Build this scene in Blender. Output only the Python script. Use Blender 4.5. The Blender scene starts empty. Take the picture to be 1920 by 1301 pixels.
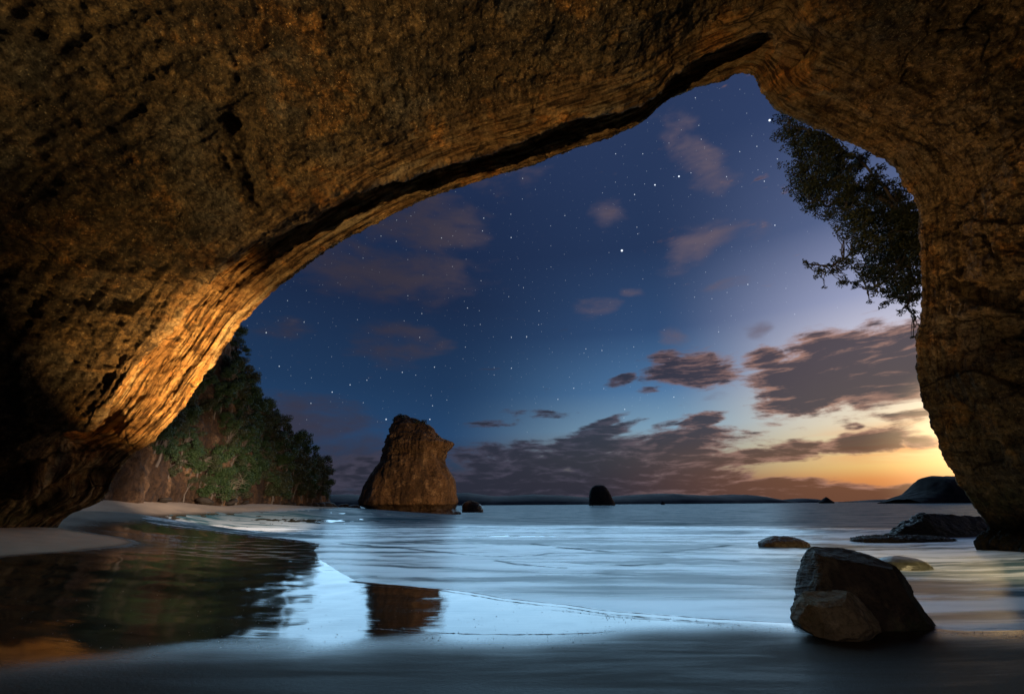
import bpy, math, random
import numpy as np
from mathutils import Vector, Matrix, Euler
random.seed(7); np.random.seed(7)
S = bpy.context.scene
COL = S.collection
R = math.radians

# ------------------------------------------------------------------ camera
W_, H_, F_ = 1920.0, 1301.0, 853.3
EYE = 2.1
PITCH, ROLL = R(19.0), R(0.4)
cd = bpy.data.cameras.new('camera'); cam = bpy.data.objects.new('camera', cd); COL.objects.link(cam)
cd.sensor_width = 36.0; cd.lens = 16.0; cd.clip_start = 0.05; cd.clip_end = 20000
cam.matrix_world = Matrix.Translation((0, 0, EYE)) @ Matrix.Rotation(PITCH, 4, 'X') @ Matrix.Rotation(R(90), 4, 'X') @ Matrix.Rotation(-ROLL, 4, 'Z')
S.camera = cam
CM = np.array(cam.matrix_world.to_3x3())

def ray(px, py):
    """unit world direction through a point of the photograph"""
    v = CM @ np.array([px - W_/2, H_/2 - py, -F_]); return v/np.linalg.norm(v)
def at(px, py, Y):
    d = ray(px, py); return np.array([0, 0, EYE]) + d*(Y/d[1])
def onz(px, py, z):
    d = ray(px, py); t = (z - EYE)/d[2]; return np.array([0, 0, EYE]) + d*t
def azel(px, py):
    d = ray(px, py); return math.degrees(math.atan2(d[0], d[1])), math.degrees(math.asin(d[2]))

# ------------------------------------------------------------------ render / view
S.view_settings.view_transform = 'Standard'; S.view_settings.look = 'None'
S.view_settings.exposure = 0.0; S.view_settings.gamma = 1.0
S.render.engine = 'CYCLES'

# ------------------------------------------------------------------ node helper
class NT:
    def __init__(s, nt): s.nt = nt; s.n = nt.nodes; s.l = nt.links
    def new(s, t, **kw):
        n = s.n.new(t)
        for k, v in kw.items(): setattr(n, k, v)
        return n
    def put(s, sock, v):
        if v is None: return
        if isinstance(v, bpy.types.NodeSocket): s.l.new(v, sock)
        else: sock.default_value = v
    def math(s, op, a, b=None, c=None, clamp=False):
        n = s.new('ShaderNodeMath', operation=op); n.use_clamp = clamp
        for i, v in enumerate((a, b, c)): s.put(n.inputs[i], v)
        return n.outputs[0]
    def vmath(s, op, a, b=None):
        n = s.new('ShaderNodeVectorMath', operation=op)
        s.put(n.inputs[0], a); s.put(n.inputs[1], b)
        return n.outputs['Value'] if op in ('LENGTH', 'DOT_PRODUCT') else n.outputs[0]
    def rng(s, v, a, b, c=0.0, d=1.0, mode='SMOOTHSTEP'):
        n = s.new('ShaderNodeMapRange', interpolation_type=mode)
        for i, q in enumerate((v, a, b, c, d)): s.put(n.inputs[i], q)
        return n.outputs[0]
    def mix(s, f, a, b, mode='MIX'):
        n = s.new('ShaderNodeMix', data_type='RGBA', blend_type=mode)
        s.put(n.inputs[0], f)
        for q, v in ((6, a), (7, b)):
            if isinstance(v, (tuple, list)): v = tuple(v[:3]) + (1.0,)
            s.put(n.inputs[q], v)
        return n.outputs[2]
    def ramp(s, f, stops, interp='EASE'):
        n = s.new('ShaderNodeValToRGB'); cr = n.color_ramp; cr.interpolation = interp
        while len(cr.elements) < len(stops): cr.elements.new(0.5)
        for e, (p, c) in zip(cr.elements, stops):
            e.position = p; e.color = tuple(c) + (1.0,) if len(c) == 3 else c
        s.put(n.inputs[0], f); return n.outputs[0]
    def noise(s, vec, scale, detail=4, rough=0.55, dist=0.0, dim='3D', out=0):
        n = s.new('ShaderNodeTexNoise', noise_dimensions=dim)
        s.put(n.inputs['Vector'], vec); n.inputs['Scale'].default_value = scale
        n.inputs['Detail'].default_value = detail; n.inputs['Roughness'].default_value = rough
        n.inputs['Distortion'].default_value = dist
        return n.outputs[out]
    def voro(s, vec, scale, feature='F1', dim='3D', out='Distance', rand=1.0):
        n = s.new('ShaderNodeTexVoronoi', feature=feature, voronoi_dimensions=dim)
        s.put(n.inputs['Vector'], vec); n.inputs['Scale'].default_value = scale
        n.inputs['Randomness'].default_value = rand
        return n.outputs[out]
    def mapping(s, vec, loc=(0, 0, 0), rot=(0, 0, 0), sc=(1, 1, 1), vt='POINT'):
        n = s.new('ShaderNodeMapping', vector_type=vt); s.put(n.inputs[0], vec)
        n.inputs[1].default_value = loc; n.inputs[2].default_value = rot; n.inputs[3].default_value = sc
        return n.outputs[0]
    def comb(s, x, y, z=0.0):
        n = s.new('ShaderNodeCombineXYZ')
        for i, v in enumerate((x, y, z)): s.put(n.inputs[i], v)
        return n.outputs[0]

def lin(r, g, b):
    f = lambda c: (c/255/12.92) if c/255 <= .04045 else ((c/255+.055)/1.055)**2.4
    return (f(r), f(g), f(b))

# ------------------------------------------------------------------ world: dusk sky, clouds, stars
world = bpy.data.worlds.new('World'); S.world = world; world.use_nodes = True
n = NT(world.node_tree); n.n.clear()
tc = n.new('ShaderNodeTexCoord').outputs['Generated']
sep = n.new('ShaderNodeSeparateXYZ'); n.put(sep.inputs[0], tc)
DEG = 180/math.pi
az = n.math('MULTIPLY', n.math('ARCTAN2', sep.outputs[0], sep.outputs[1]), DEG)
el = n.math('MULTIPLY', n.math('ARCSINE', sep.outputs[2]), DEG)
e01 = n.math('DIVIDE', n.math('MAXIMUM', el, 0.0), 60.0, clamp=True)
def sky_ramp(stops): return n.ramp(e01, [(e/60.0, lin(*c)) for e, c in stops], 'LINEAR')
left = sky_ramp([(0, (42, 50, 64)), (3, (40, 52, 72)), (8, (36, 68, 106)), (14, (30, 56, 90)), (24, (26, 42, 72)), (36, (29, 44, 76)), (50, (40, 55, 90))])
mid = sky_ramp([(0, (84, 62, 58)), (2.2, (120, 100, 88)), (5, (150, 152, 142)), (8.5, (124, 158, 182)), (13, (78, 118, 160)), (20, (48, 76, 116)), (30, (36, 54, 88)), (50, (42, 57, 92))])
right = sky_ramp([(0, (196, 120, 66)), (2.0, (240, 156, 84)), (3.2, (254, 204, 118)), (5.2, (255, 226, 160)), (7.5, (252, 230, 190)), (10.5, (242, 228, 208)), (15, (214, 210, 222)), (20, (158, 164, 196)), (28, (88, 102, 140)), (40, (50, 66, 104)), (50, (44, 58, 94))])
c1 = n.mix(n.rng(az, -10, 20), left, mid)
sky = n.mix(n.rng(az, 18, 45), c1, right)
sky = n.mix(n.rng(az, 75, 140), sky, left)          # the far side of the sky is night blue again
# a little physically based dusk light on top
nish = n.new('ShaderNodeTexSky', sky_type='NISHITA'); nish.sun_disc = False
nish.sun_elevation = R(1.0); nish.sun_rotation = R(40); nish.air_density = 1.2
sky = n.mix(1.0, sky, n.mix(1.0, nish.outputs[0], (0.0005, 0.0005, 0.0005), 'MULTIPLY'), 'ADD')
# cloud coordinates in degrees of azimuth and elevation, drawn out along the horizon
ae = n.comb(az, el, 0.0)
warp = n.noise(n.mapping(ae, sc=(0.06, 0.16, 1)), 1.0, 3, 0.5, out=1)
wv = n.vmath('MULTIPLY', n.vmath('SUBTRACT', warp, (0.5, 0.5, 0.5)), (7.0, 2.6, 0.0))
aw = n.vmath('ADD', ae, wv)
fb = n.noise(n.mapping(aw, sc=(0.16, 0.42, 1)), 1.0, 7, 0.56)
fb2 = n.noise(n.mapping(aw, loc=(9, 4, 0), rot=(0, 0, R(-12)), sc=(0.55, 1.5, 1)), 1.0, 5, 0.55)
fb3 = n.noise(n.mapping(aw, loc=(2, 8, 0), rot=(0, 0, R(-14)), sc=(0.28, 1.5, 1)), 1.0, 6, 0.6)
fbm = n.math('ADD', n.math('MULTIPLY', fb, 0.50), n.math('ADD', n.math('MULTIPLY', fb2, 0.22), n.math('MULTIPLY', fb3, 0.28)))
def blobs(lst):
    acc = None
    for (px, py, hx, hy, k, rot) in lst:
        a, e = azel(px, py)
        a1, _ = azel(px+hx, py); _, e1 = azel(px, py-hy)
        m = n.mapping(aw, (a, e, 0), (0, 0, R(rot)), (abs(a1-a)*1.25, abs(e1-e)*1.25, 1), 'TEXTURE')
        r = n.rng(n.vmath('LENGTH', m), 0.25, 1.25, k, 0.0)
        acc = r if acc is None else n.math('MAXIMUM', acc, r)
    return acc
dense = blobs([(1545, 705, 165, 76, 1.35, 8), (1650, 690, 140, 84, 1.35, 0), (1690, 650, 70, 30, 1, 0), (1305, 690, 100, 34, 1.1, 0), (1255, 668, 34, 18, .95, 0), (1424, 668, 46, 22, 1.1, 0),
    (1162, 713, 36, 13, .9, 8), (1218, 728, 26, 9, .7, 0), (1618, 826, 100, 22, 1.15, 4), (1720, 828, 50, 10, .9, 0), (1465, 848, 110, 20, 1.1, 9), (1300, 792, 60, 16, 1.1, 12), (1240, 845, 170, 36, 1.05, 6), (1120, 815, 90, 16, 1, 16), (1380, 860, 110, 20, 1, 8), (1540, 838, 60, 12, .9, 6), (1225, 800, 60, 10, .7, 14),
    (1130, 790, 48, 9, .9, 16), (1210, 835, 120, 34, .98, 5), (1090, 850, 150, 36, .95, 3), (960, 870, 130, 42, .95, 0), (1320, 845, 90, 20, .85, 8),
    (960, 912, 420, 40, 1.15, 0), (1290, 900, 150, 30, 1.1, 0), (1120, 880, 300, 40, 1.1, 0), (1430, 918, 150, 20, 1.2, 0), (1600, 930, 330, 24, 1.35, 0), (700, 900, 260, 50, .8, 0), (1720, 778, 60, 13, .85, 5), (1600, 800, 26, 10, .7, 0),
    (935, 790, 70, 9, .7, 4), (1012, 775, 70, 12, .55, 0), (1390, 905, 60, 20, .9, 0), (1440, 795, 30, 8, .5, 0)])
faint = blobs([(750, 640, 90, 48, .8, 0), (570, 790, 150, 60, .95, 0), (640, 860, 140, 60, .85, 0), (1312, 460, 85, 40, .95, 12), (1110, 580, 48, 22, .8, 0), (1300, 300, 95, 55, .75, -45),
    (1270, 240, 60, 50, .55, -40), (800, 420, 120, 70, .95, 0), (720, 510, 210, 60, .9, 0), (1270, 620, 40, 22, .7, 0), (1182, 548, 36, 12, .7, 0), (1150, 410, 45, 30, .55, 0),
    (1370, 530, 70, 14, .6, 0), (1430, 620, 30, 20, .7, 0), (950, 330, 90, 30, .6, 0), (1340, 740, 40, 10, .5, 0), (1430, 450, 70, 40, .4, 0), (520, 620, 90, 40, .5, 0)])
dD = n.math('ADD', n.math('MULTIPLY', dense, 0.62), n.math('MULTIPLY', n.math('SUBTRACT', fbm, 0.5), 2.3))
dm = n.rng(dD, 0.18, 0.50)
fm = n.rng(n.math('ADD', n.math('MULTIPLY', faint, 0.60), n.math('MULTIPLY', n.math('SUBTRACT', fb, 0.5), 1.1)), 0.16, 0.72)
# colour of the clouds: slate on the left, mauve and tawny towards the set sun, ragged thin edges glow
east = n.rng(az, 8, 36)
low = n.rng(el, 9, 2)
ccore = n.mix(east, lin(42, 44, 57), lin(66, 55, 62))
ccore = n.mix(n.math('MULTIPLY', east, low), ccore, lin(104, 70, 54))
cedge = n.mix(east, lin(66, 64, 80), lin(160, 118, 102))
thick = n.math('ADD', dD, n.math('MULTIPLY', n.math('SUBTRACT', fb3, 0.5), 1.3))
ccol = n.mix(n.rng(thick, 0.24, 0.72), cedge, ccore)
orange = n.math('MULTIPLY', n.rng(az, 30, 42), n.math('MULTIPLY', n.rng(n.noise(n.mapping(aw, sc=(0.10, 1.1, 1)), 1, 4, .5), .42, .66), n.math('MULTIPLY', n.rng(el, 3.0, 4.5), n.rng(el, 8, 5.5))))
sky = n.mix(n.math('MULTIPLY', orange, .8), sky, lin(238, 142, 78))
fcol = n.mix(n.rng(az, -20, 22), lin(58, 52, 62), lin(104, 92, 104))
sky = n.mix(n.math('MULTIPLY', fm, 0.78), sky, fcol)
# stars, only above the haze of the horizon and in front of the thin cloud
def stars(scale, rad, off, amt):
    v = n.new('ShaderNodeTexVoronoi', voronoi_dimensions='2D')
    n.put(v.inputs['Vector'], n.mapping(ae, off)); v.inputs['Scale'].default_value = scale
    sc_ = n.new('ShaderNodeSeparateColor'); n.put(sc_.inputs[0], v.outputs['Color'])
    rnd = sc_.outputs[0]; r2 = n.math('POWER', rnd, 2.0)
    rr = n.math('MULTIPLY', n.math('ADD', n.math('MULTIPLY', r2, 0.75), 0.35), rad*scale)
    core = n.rng(n.math('DIVIDE', v.outputs['Distance'], rr), 1.0, 0.35)
    return n.math('MULTIPLY', core, n.math('MULTIPLY', n.math('ADD', n.math('POWER', rnd, 3.0), .12), amt))
dens = n.rng(n.noise(ae, 0.06, 2, 0.5), .35, .6, .35, 1)
st = n.math('ADD', stars(0.50, 0.070, (0, 0, 0), 1.0), stars(1.0, 0.050, (31, 17, 0), .28))
st = n.math('MULTIPLY', st, dens)
for (px, py, rad) in ((1166, 470, .16), (1443, 226, .13), (1273, 331, .11), (806, 786, .09), (1228, 347, .09), (724, 786, .11)):
    d = ray(px, py)
    dd = n.vmath('LENGTH', n.vmath('SUBTRACT', tc, tuple(d)))
    st = n.math('MAXIMUM', st, n.rng(dd, R(rad), R(rad*.35), 0, 1.6))
st = n.math('MULTIPLY', st, n.rng(el, 6, 13))
st = n.math('MULTIPLY', st, n.rng(n.math('ADD', az, n.math('MULTIPLY', el, -.8)), 24, 6, .12, 1))
sky = n.mix(1.0, sky, n.mix(1.0, (0.85, 0.93, 1.0), n.comb(st, st, st), 'MULTIPLY'), 'ADD')
sky = n.mix(n.math('MULTIPLY', dm, 0.93), sky, ccol)
gl_ = n.vmath('LENGTH', n.vmath('MULTIPLY', n.vmath('SUBTRACT', ae, (62, 4, 0)), (1/26.0, 1/12.0, 0)))  # extra sunset glow added beyond the right wall to warm the water
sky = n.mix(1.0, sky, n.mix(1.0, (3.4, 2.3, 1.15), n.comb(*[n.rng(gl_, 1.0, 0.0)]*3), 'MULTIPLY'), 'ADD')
sky = n.mix(n.rng(el, -0.2, -2.5), sky, lin(36, 48, 60))
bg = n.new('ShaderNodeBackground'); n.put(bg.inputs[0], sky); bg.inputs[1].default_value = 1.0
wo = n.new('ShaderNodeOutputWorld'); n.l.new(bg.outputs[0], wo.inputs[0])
world.cycles.sampling_method = 'MANUAL'; world.cycles.sample_map_resolution = 1024

# ------------------------------------------------------------------ lights
def look(o, target):
    d = Vector(target) - o.location
    o.rotation_euler = d.to_track_quat('-Z', 'Y').to_euler()
SUN_AZ, SUN_EL = R(0), R(16)
sd = bpy.data.lights.new('twilight_glow', 'SUN'); sd.energy = 1.6; sd.angle = R(62); sd.color = (0.38, 0.70, 1.0)
so = bpy.data.objects.new('twilight_glow', sd); COL.objects.link(so)
so.location = (0, 0, 60)
so.rotation_euler = Vector((-math.sin(SUN_AZ)*math.cos(SUN_EL), -math.cos(SUN_AZ)*math.cos(SUN_EL), -math.sin(SUN_EL))).to_track_quat('-Z', 'Y').to_euler()
def spot(name, loc, tgt, watts, deg, blend=.6, col=(1.0, .62, .26), soft=.25):
    l = bpy.data.lights.new(name, 'SPOT'); l.energy = watts; l.spot_size = R(deg); l.spot_blend = blend
    l.color = col; l.shadow_soft_size = soft
    o = bpy.data.objects.new(name, l); COL.objects.link(o); o.location = loc; look(o, tgt); return o
LAMPS = [  # off-camera spots standing in for hand-held light painting
 ('torch_rim', (-8.5, 19.4, 1.0), (-15.2, 20.9, 8.2), 34000, 54, 1.0, (1.0, .58, .21), .06),
 ('torch_ceiling', (-17.0, -6.0, 5.5), (-4.5, 15.5, 18.0), 25000, 76, 1.0, (1.0, .68, .31), .05),
 ('torch_boulder', (1.6, 1.6, 2.6), (4.9, 6.8, .5), 62, 45, .9, (1.0, .74, .44), .05),
 ('torch_right', (7.5, 23.4, 1.4), (17.5, 19.0, 13.0), 5200, 46, 1.0, (1.0, .60, .26), .10),
 ('torch_right_wall', (13.0, 3.0, 2.0), (21.5, 17.0, 11.0), 850, 60, 1.0, (1.0, .72, .44), .06),
 ('fill_shallows', (17.0, 2.0, 7.5), (16.0, 13.0, 0), 15000, 50, 1.0, (1.0, .76, .38), .3),  # added spot, unseen, warms the right-hand shallows
 ('floodlight_stack', (12, 110, 3), (-36, 174, 12), 112000, 32, .5, (1.0, .60, .27), .5),
 ('fill_beach', (-12, 36, 9.0), (-44, 72, .5), 150000, 38, .8, (1.0, .80, .64), .5),  # added spot, unseen, brightens the dry beach
 ('fill_cliff', (-18, 50, 3.0), (-52, 100, 20), 22000, 60, .9, (1.0, .78, .46), .5),  # added spot, unseen, brightens the cliff and its trees
]
for a in LAMPS: spot(*a)

# ------------------------------------------------------------------ numpy noise
def _h(i, j, k, s):
    x = (i*374761393 + j*668265263 + k*2147483647 + s*974634777) & 0xFFFFFFFF
    x = ((x ^ (x >> 13))*1274126177) & 0xFFFFFFFF
    x = (x ^ (x >> 16)) & 0xFFFFFFFF
    return x.astype(np.float64)/4294967295.0
def vnoise(P, s=0):
    P = np.asarray(P, float); I = np.floor(P).astype(np.int64); f = P - I
    f = f*f*f*(f*(f*6-15)+10)
    i, j, k = I[..., 0], I[..., 1], I[..., 2]; x, y, z = f[..., 0], f[..., 1], f[..., 2]
    r = 0
    for a in (0, 1):
        for b in (0, 1):
            for c in (0, 1):
                r = r + _h(i+a, j+b, k+c, s)*(x if a else 1-x)*(y if b else 1-y)*(z if c else 1-z)
    return r*2-1
def fbm3(P, oct=4, gain=.5, s=0, ridged=False):
    a, r, t = 1.0, 0, 0
    P = np.asarray(P, float)
    for o in range(oct):
        v = vnoise(P*(2.03**o)+o*17.3, s+o)
        if ridged: v = 1-2*np.abs(v)
        r = r + a*v; t += a; a *= gain
    return r/t

# ------------------------------------------------------------------ mesh helpers
def mesh_obj(name, V, Fc, mat, parent=None, smooth=True, attrs=None):
    me = bpy.data.meshes.new(name)
    V = np.asarray(V, np.float32).reshape(-1, 3)
    if isinstance(Fc, np.ndarray):
        k = Fc.shape[1]; nf = len(Fc)
        me.vertices.add(len(V)); me.vertices.foreach_set('co', V.ravel())
        me.loops.add(nf*k); me.loops.foreach_set('vertex_index', Fc.astype(np.int32).ravel())
        me.polygons.add(nf); me.polygons.foreach_set('loop_start', np.arange(0, nf*k, k, dtype=np.int32))
        me.update(calc_edges=True)
    else:
        me.from_pydata([tuple(v) for v in V], [], Fc)
    me.polygons.foreach_set('use_smooth', [smooth]*len(me.polygons))
    if attrs:
        for k_, a in attrs.items():
            at_ = me.attributes.new(k_, 'FLOAT', 'POINT'); at_.data.foreach_set('value', np.asarray(a, np.float32).ravel())
    me.materials.append(mat); me.validate()
    o = bpy.data.objects.new(name, me); COL.objects.link(o)
    if parent is not None: o.parent = parent
    return o
def grid_faces(nu, nv, closed_u=False):
    iu = np.arange(nu if closed_u else nu-1); iv = np.arange(nv-1)
    a = (iu[:, None]*nv + iv[None, :]).ravel(); b = (((iu+1) % nu)[:, None]*nv + iv[None, :]).ravel()
    return np.stack([a, b, b+1, a+1], 1)
def vnormals(G, closed_u=False):
    du = (np.roll(G, -1, 0) - np.roll(G, 1, 0)) if closed_u else np.gradient(G, axis=0)
    dv = np.gradient(G, axis=1)
    N = np.cross(du, dv); L = np.linalg.norm(N, axis=-1, keepdims=True); return N/np.maximum(L, 1e-9)
def tag(o, label=None, cat=None, group=None, kind=None):
    if label: o['label'] = label
    if cat: o['category'] = cat
    if group: o['group'] = group
    if kind: o['kind'] = kind
    return o
def empty(name, loc=(0, 0, 0)):
    o = bpy.data.objects.new(name, None); o.empty_display_size = .3; COL.objects.link(o); o.location = loc; return o
def sstep(a, b, x):
    t = np.clip((x-a)/(b-a), 0, 1); return t*t*(3-2*t)
def catmull(P, m):
    P = np.asarray(P, float); d = np.r_[0, np.cumsum(np.maximum(np.linalg.norm(np.diff(P[:, :2], axis=0), axis=1), 1e-6)**.7)]
    t = np.linspace(0, d[-1], m); i = np.clip(np.searchsorted(d, t, 'right')-1, 0, len(P)-2)
    T = np.gradient(P, d, axis=0)
    h = (d[i+1]-d[i])[:, None]; u = ((t-d[i])[:, None])/h
    return (2*u**3-3*u**2+1)*P[i] + (u**3-2*u**2+u)*h*T[i] + (-2*u**3+3*u**2)*P[i+1] + (u**3-u**2)*h*T[i+1]

# ------------------------------------------------------------------ materials
def mat(name):
    m = bpy.data.materials.new(name); m.use_nodes = True
    q = NT(m.node_tree); q.n.clear()
    b = q.new('ShaderNodeBsdfPrincipled'); o = q.new('ShaderNodeOutputMaterial'); q.l.new(b.outputs[0], o.inputs[0])
    return m, q, b
def bump(q, b, h, strength, dist, prev=None):
    k = q.new('ShaderNodeBump'); k.inputs['Strength'].default_value = strength; k.inputs['Distance'].default_value = dist
    q.put(k.inputs['Height'], h)
    if prev is not None: q.l.new(prev, k.inputs['Normal'])
    if b is not None: q.l.new(k.outputs[0], b.inputs['Normal'])
    return k.outputs[0]
def rock_mat(name, c_dark, c_mid, c_light, scale=1.0, rough=.9, bd=.1, streak=False, wetline=None, moss=None, pit=.5):
    m, q, b = mat(name)
    p = q.new('ShaderNodeTexCoord').outputs['Object']
    big = q.noise(p, .22*scale, 5, .6, .6)
    med = q.noise(p, 1.6*scale, 6, .65, .3)
    fine = q.noise(p, 9*scale, 5, .7)
    c = q.mix(q.rng(big, .36, .62), c_dark, c_mid)
    c = q.mix(q.math('MULTIPLY', q.rng(med, .50, .72), .85), c, c_light)
    c = q.mix(q.math('MULTIPLY', q.rng(fine, .56, .36), .55), c, tuple(x*.35 for x in c_dark))
    if streak:
        s = q.noise(q.mapping(p, sc=(1.0*scale, 1.0*scale, .08*scale)), 1.2, 5, .6)
        c = q.mix(q.math('MULTIPLY', q.rng(s, .5, .68), .75), c, tuple(x*.5 for x in c_dark))
        s2 = q.noise(q.mapping(p, loc=(5, 3, 1), sc=(.6*scale, .6*scale, .05*scale)), 1.2, 4, .6)
        c = q.mix(q.math('MULTIPLY', q.rng(s2, .54, .7), .6), c, c_light)
    if moss:
        g = q.rng(q.noise(p, .5*scale, 5, .7, out=0), .52, .66)
        c = q.mix(q.math('MULTIPLY', g, .7), c, moss)
    if wetline is not None:
        z = q.new('ShaderNodeSeparateXYZ'); q.put(z.inputs[0], q.new('ShaderNodeNewGeometry').outputs['Position'])
        wz = q.math('ADD', z.outputs[2], q.math('MULTIPLY', q.math('SUBTRACT', med, .5), wetline*.5))
        wet = q.rng(wz, wetline*1.15, wetline*.85)
        c = q.mix(q.math('MULTIPLY', wet, .82), c, tuple(x*.22 for x in c_dark))
        q.put(b.inputs['Roughness'], q.rng(wet, 0, 1, rough, .42))
    else: b.inputs['Roughness'].default_value = rough
    q.put(b.inputs['Base Color'], c)
    b.inputs['Specular IOR Level'].default_value = .3
    n1 = bump(q, None, med, .8, .35*bd/scale*2)
    n2 = bump(q, None, q.voro(p, 3.2*scale, 'F1'), pit, .22*bd/scale*2, n1)
    bump(q, b, q.noise(p, 14*scale, 6, .75), .8, .06*bd/scale*2, n2)
    return m

M = {}
M['stack'] = rock_mat('stack_rock', (.070, .042, .022), (.24, .14, .068), (.42, .28, .15), .22, .9, .9, streak=True, wetline=2.1)
M['boulder'] = rock_mat('boulder_rock', (.045, .030, .017), (.10, .070, .038), (.20, .145, .08), 1.6, .68, .12, moss=(.07, .085, .03), pit=.35)
M['boulder_pale'] = rock_mat('boulder_pale_rock', (.14, .105, .060), (.30, .23, .13), (.46, .37, .23), 2.4, .8, .09, moss=(.12, .13, .04), pit=.6)
M['rock_washed'] = rock_mat('washed_rock', (.04, .04, .03), (.07, .07, .055), (.11, .11, .09), 1.5, .35, .05)
M['reef'] = rock_mat('reef_rock', (.035, .022, .012), (.075, .050, .028), (.12, .085, .05), 1.2, .55, .12)
M['cliff'] = rock_mat('cliff_rock', (.035, .020, .012), (.13, .065, .030), (.36, .20, .10), .20, .92, .9, streak=True)
M['rubble'] = rock_mat('rubble_rock', (.025, .018, .013), (.045, .032, .022), (.07, .05, .03), .9, .7, .2)
M['far_hill'], q, b = mat('far_hill_haze')
p = q.new('ShaderNodeTexCoord').outputs['Object']
q.put(b.inputs['Base Color'], q.mix(q.rng(q.noise(p, .02, 6, .6), .4, .6), (.012, .016, .024), (.026, .030, .040))); b.inputs['Roughness'].default_value = 1  # bluish base colour stands in for haze over the distant land
M['headland'], q, b = mat('headland_rock')
p = q.new('ShaderNodeTexCoord').outputs['Object']
q.put(b.inputs['Base Color'], q.mix(q.rng(q.noise(p, .09, 6, .6), .4, .6), (.010, .006, .004), (.024, .014, .008))); b.inputs['Roughness'].default_value = 1

# ------------------------------------------------------------------ ground heights
CP = []
for px, py, z in [
 (-600, 1301, .95), (0, 1301, .74), (500, 1301, .67), (960, 1301, .65), (1400, 1301, .65), (1920, 1301, .66), (2500, 1301, .8),
 (0, 1215, .80), (500, 1215, .59), (960, 1215, .56), (1400, 1215, .56), (1920, 1215, .58),
 (0, 1120, .90), (300, 1120, .60), (650, 1100, .42), (960, 1100, .38), (1400, 1100, .34), (1920, 1110, .30),
 (0, 1045, 1.04), (130, 1035, .98), (260, 1020, .80), (400, 1030, .45), (600, 1040, .24), (960, 1045, .10), (1400, 1045, -.02), (1900, 1050, .02),
 (60, 1003, 1.12), (170, 998, 1.08), (300, 1000, .70), (450, 1003, .36), (600, 1005, .08), (960, 1000, -.2), (1400, 1000, -.35), (1900, 1000, -.2),
 (150, 975, 1.15), (260, 976, .72), (400, 976, .35), (600, 978, -.1), (960, 975, -.8), (1400, 975, -1.2),
 (220, 955, 1.9), (330, 961, 1.0), (450, 960, .62), (560, 957, .4), (700, 962, -.5)]:
    CP.append(tuple(onz(px, py, z)))
for px, py, Y in [(150, 933, 52), (200, 934, 58), (330, 937, 72), (460, 941, 95), (590, 948.5, 135), (640, 952, 150)]:
    CP.append(tuple(at(px, py, Y)))
CP += [(-80, 110, 6), (-20, 170, -1.5), (40, 150, -2), (120, 100, -2), (60, 40, -.6), (40, 12, .6), (-30, 20, 2.2), (-40, 8, 3), (0, 0.5, .8), (-6, .5, .95), (6, .5, .85), (0, 300, -3), (200, 300, -3)]
CP = np.array(CP)
def lp(x, y):
    r = np.hypot(x, y); a = np.clip(np.degrees(np.arctan2(x, np.maximum(y, 1e-6))), -85, 85)
    return np.stack([a/22.0, np.log(np.maximum(r, .8))*1.6], -1)
U = lp(CP[:, 0], CP[:, 1])
def tps(d): return np.where(d > 0, d*d*np.log(np.maximum(d, 1e-9)), 0)
K = tps(np.linalg.norm(U[:, None]-U[None], axis=-1)) + np.eye(len(U))*.02
Pm = np.c_[np.ones(len(U)), U]
A = np.block([[K, Pm], [Pm.T, np.zeros((3, 3))]])
wsol = np.linalg.solve(A, np.r_[CP[:, 2], 0, 0, 0])
def ground(x, y):
    x = np.asarray(x, float); y = np.asarray(y, float)
    u = lp(x, y); sh = u.shape[:-1]; uf = u.reshape(-1, 2); out = np.empty(len(uf))
    for i in range(0, len(uf), 20000):
        d = np.linalg.norm(uf[i:i+20000, None]-U[None], axis=-1)
        out[i:i+20000] = tps(d) @ wsol[:-3] + wsol[-3] + uf[i:i+20000] @ wsol[-2:]
    z = out.reshape(sh); r = np.hypot(x, y)
    z = np.clip(z, -3, 9)
    return z*(1-sstep(250, 500, r)) + -3*sstep(250, 500, r)
def hit(px, py):
    """where the sight line through a photograph point meets the sand"""
    d = ray(px, py); o = np.array([0, 0, EYE]); ts = np.geomspace(2, 400, 1500)
    P = o + d*ts[:, None]; g = ground(P[:, 0], P[:, 1]); k = np.argmax(P[:, 2] < g)
    return P[k if k else -1]
def sdist(poly, x, y):
    """signed distance (inside +) of points to a closed ground polygon, in log-polar units"""
    Pp = lp(poly[:, 0], poly[:, 1]); Q = lp(x, y); sh = Q.shape[:-1]; Q = Q.reshape(-1, 2)
    dmin = np.full(len(Q), 1e9); ins = np.zeros(len(Q), bool); nP = len(Pp)
    for i in range(nP):
        a, b = Pp[i], Pp[(i+1) % nP]; ab = b-a
        t = np.clip(((Q-a)@ab)/max(ab@ab, 1e-12), 0, 1); dmin = np.minimum(dmin, np.linalg.norm(Q-(a+t[:, None]*ab), axis=1))
        c = ((a[1] > Q[:, 1]) != (b[1] > Q[:, 1])); xx = a[0] + (Q[:, 1]-a[1])*(ab[0])/(ab[1] if abs(ab[1]) > 1e-12 else 1e-12)
        ins ^= c & (Q[:, 0] < xx)
    return np.where(ins, dmin, -dmin).reshape(sh)
def gpoly(pts, smooth=True):
    P = np.array([hit(*p)[:2] for p in pts]); return P
def polar(n_az, n_r, r0, r1, a_front=64):
    # azimuths packed in front of the camera, sparse behind it
    f = np.linspace(-a_front, a_front, n_az-60); s = np.linspace(a_front, 360-a_front, 62)[1:-1]
    a = np.radians(np.r_[f, s]); r = np.geomspace(r0, r1, n_r)
    Aa, Rr = np.meshgrid(a, r, indexing='ij'); return Rr*np.sin(Aa), Rr*np.cos(Aa)

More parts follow.
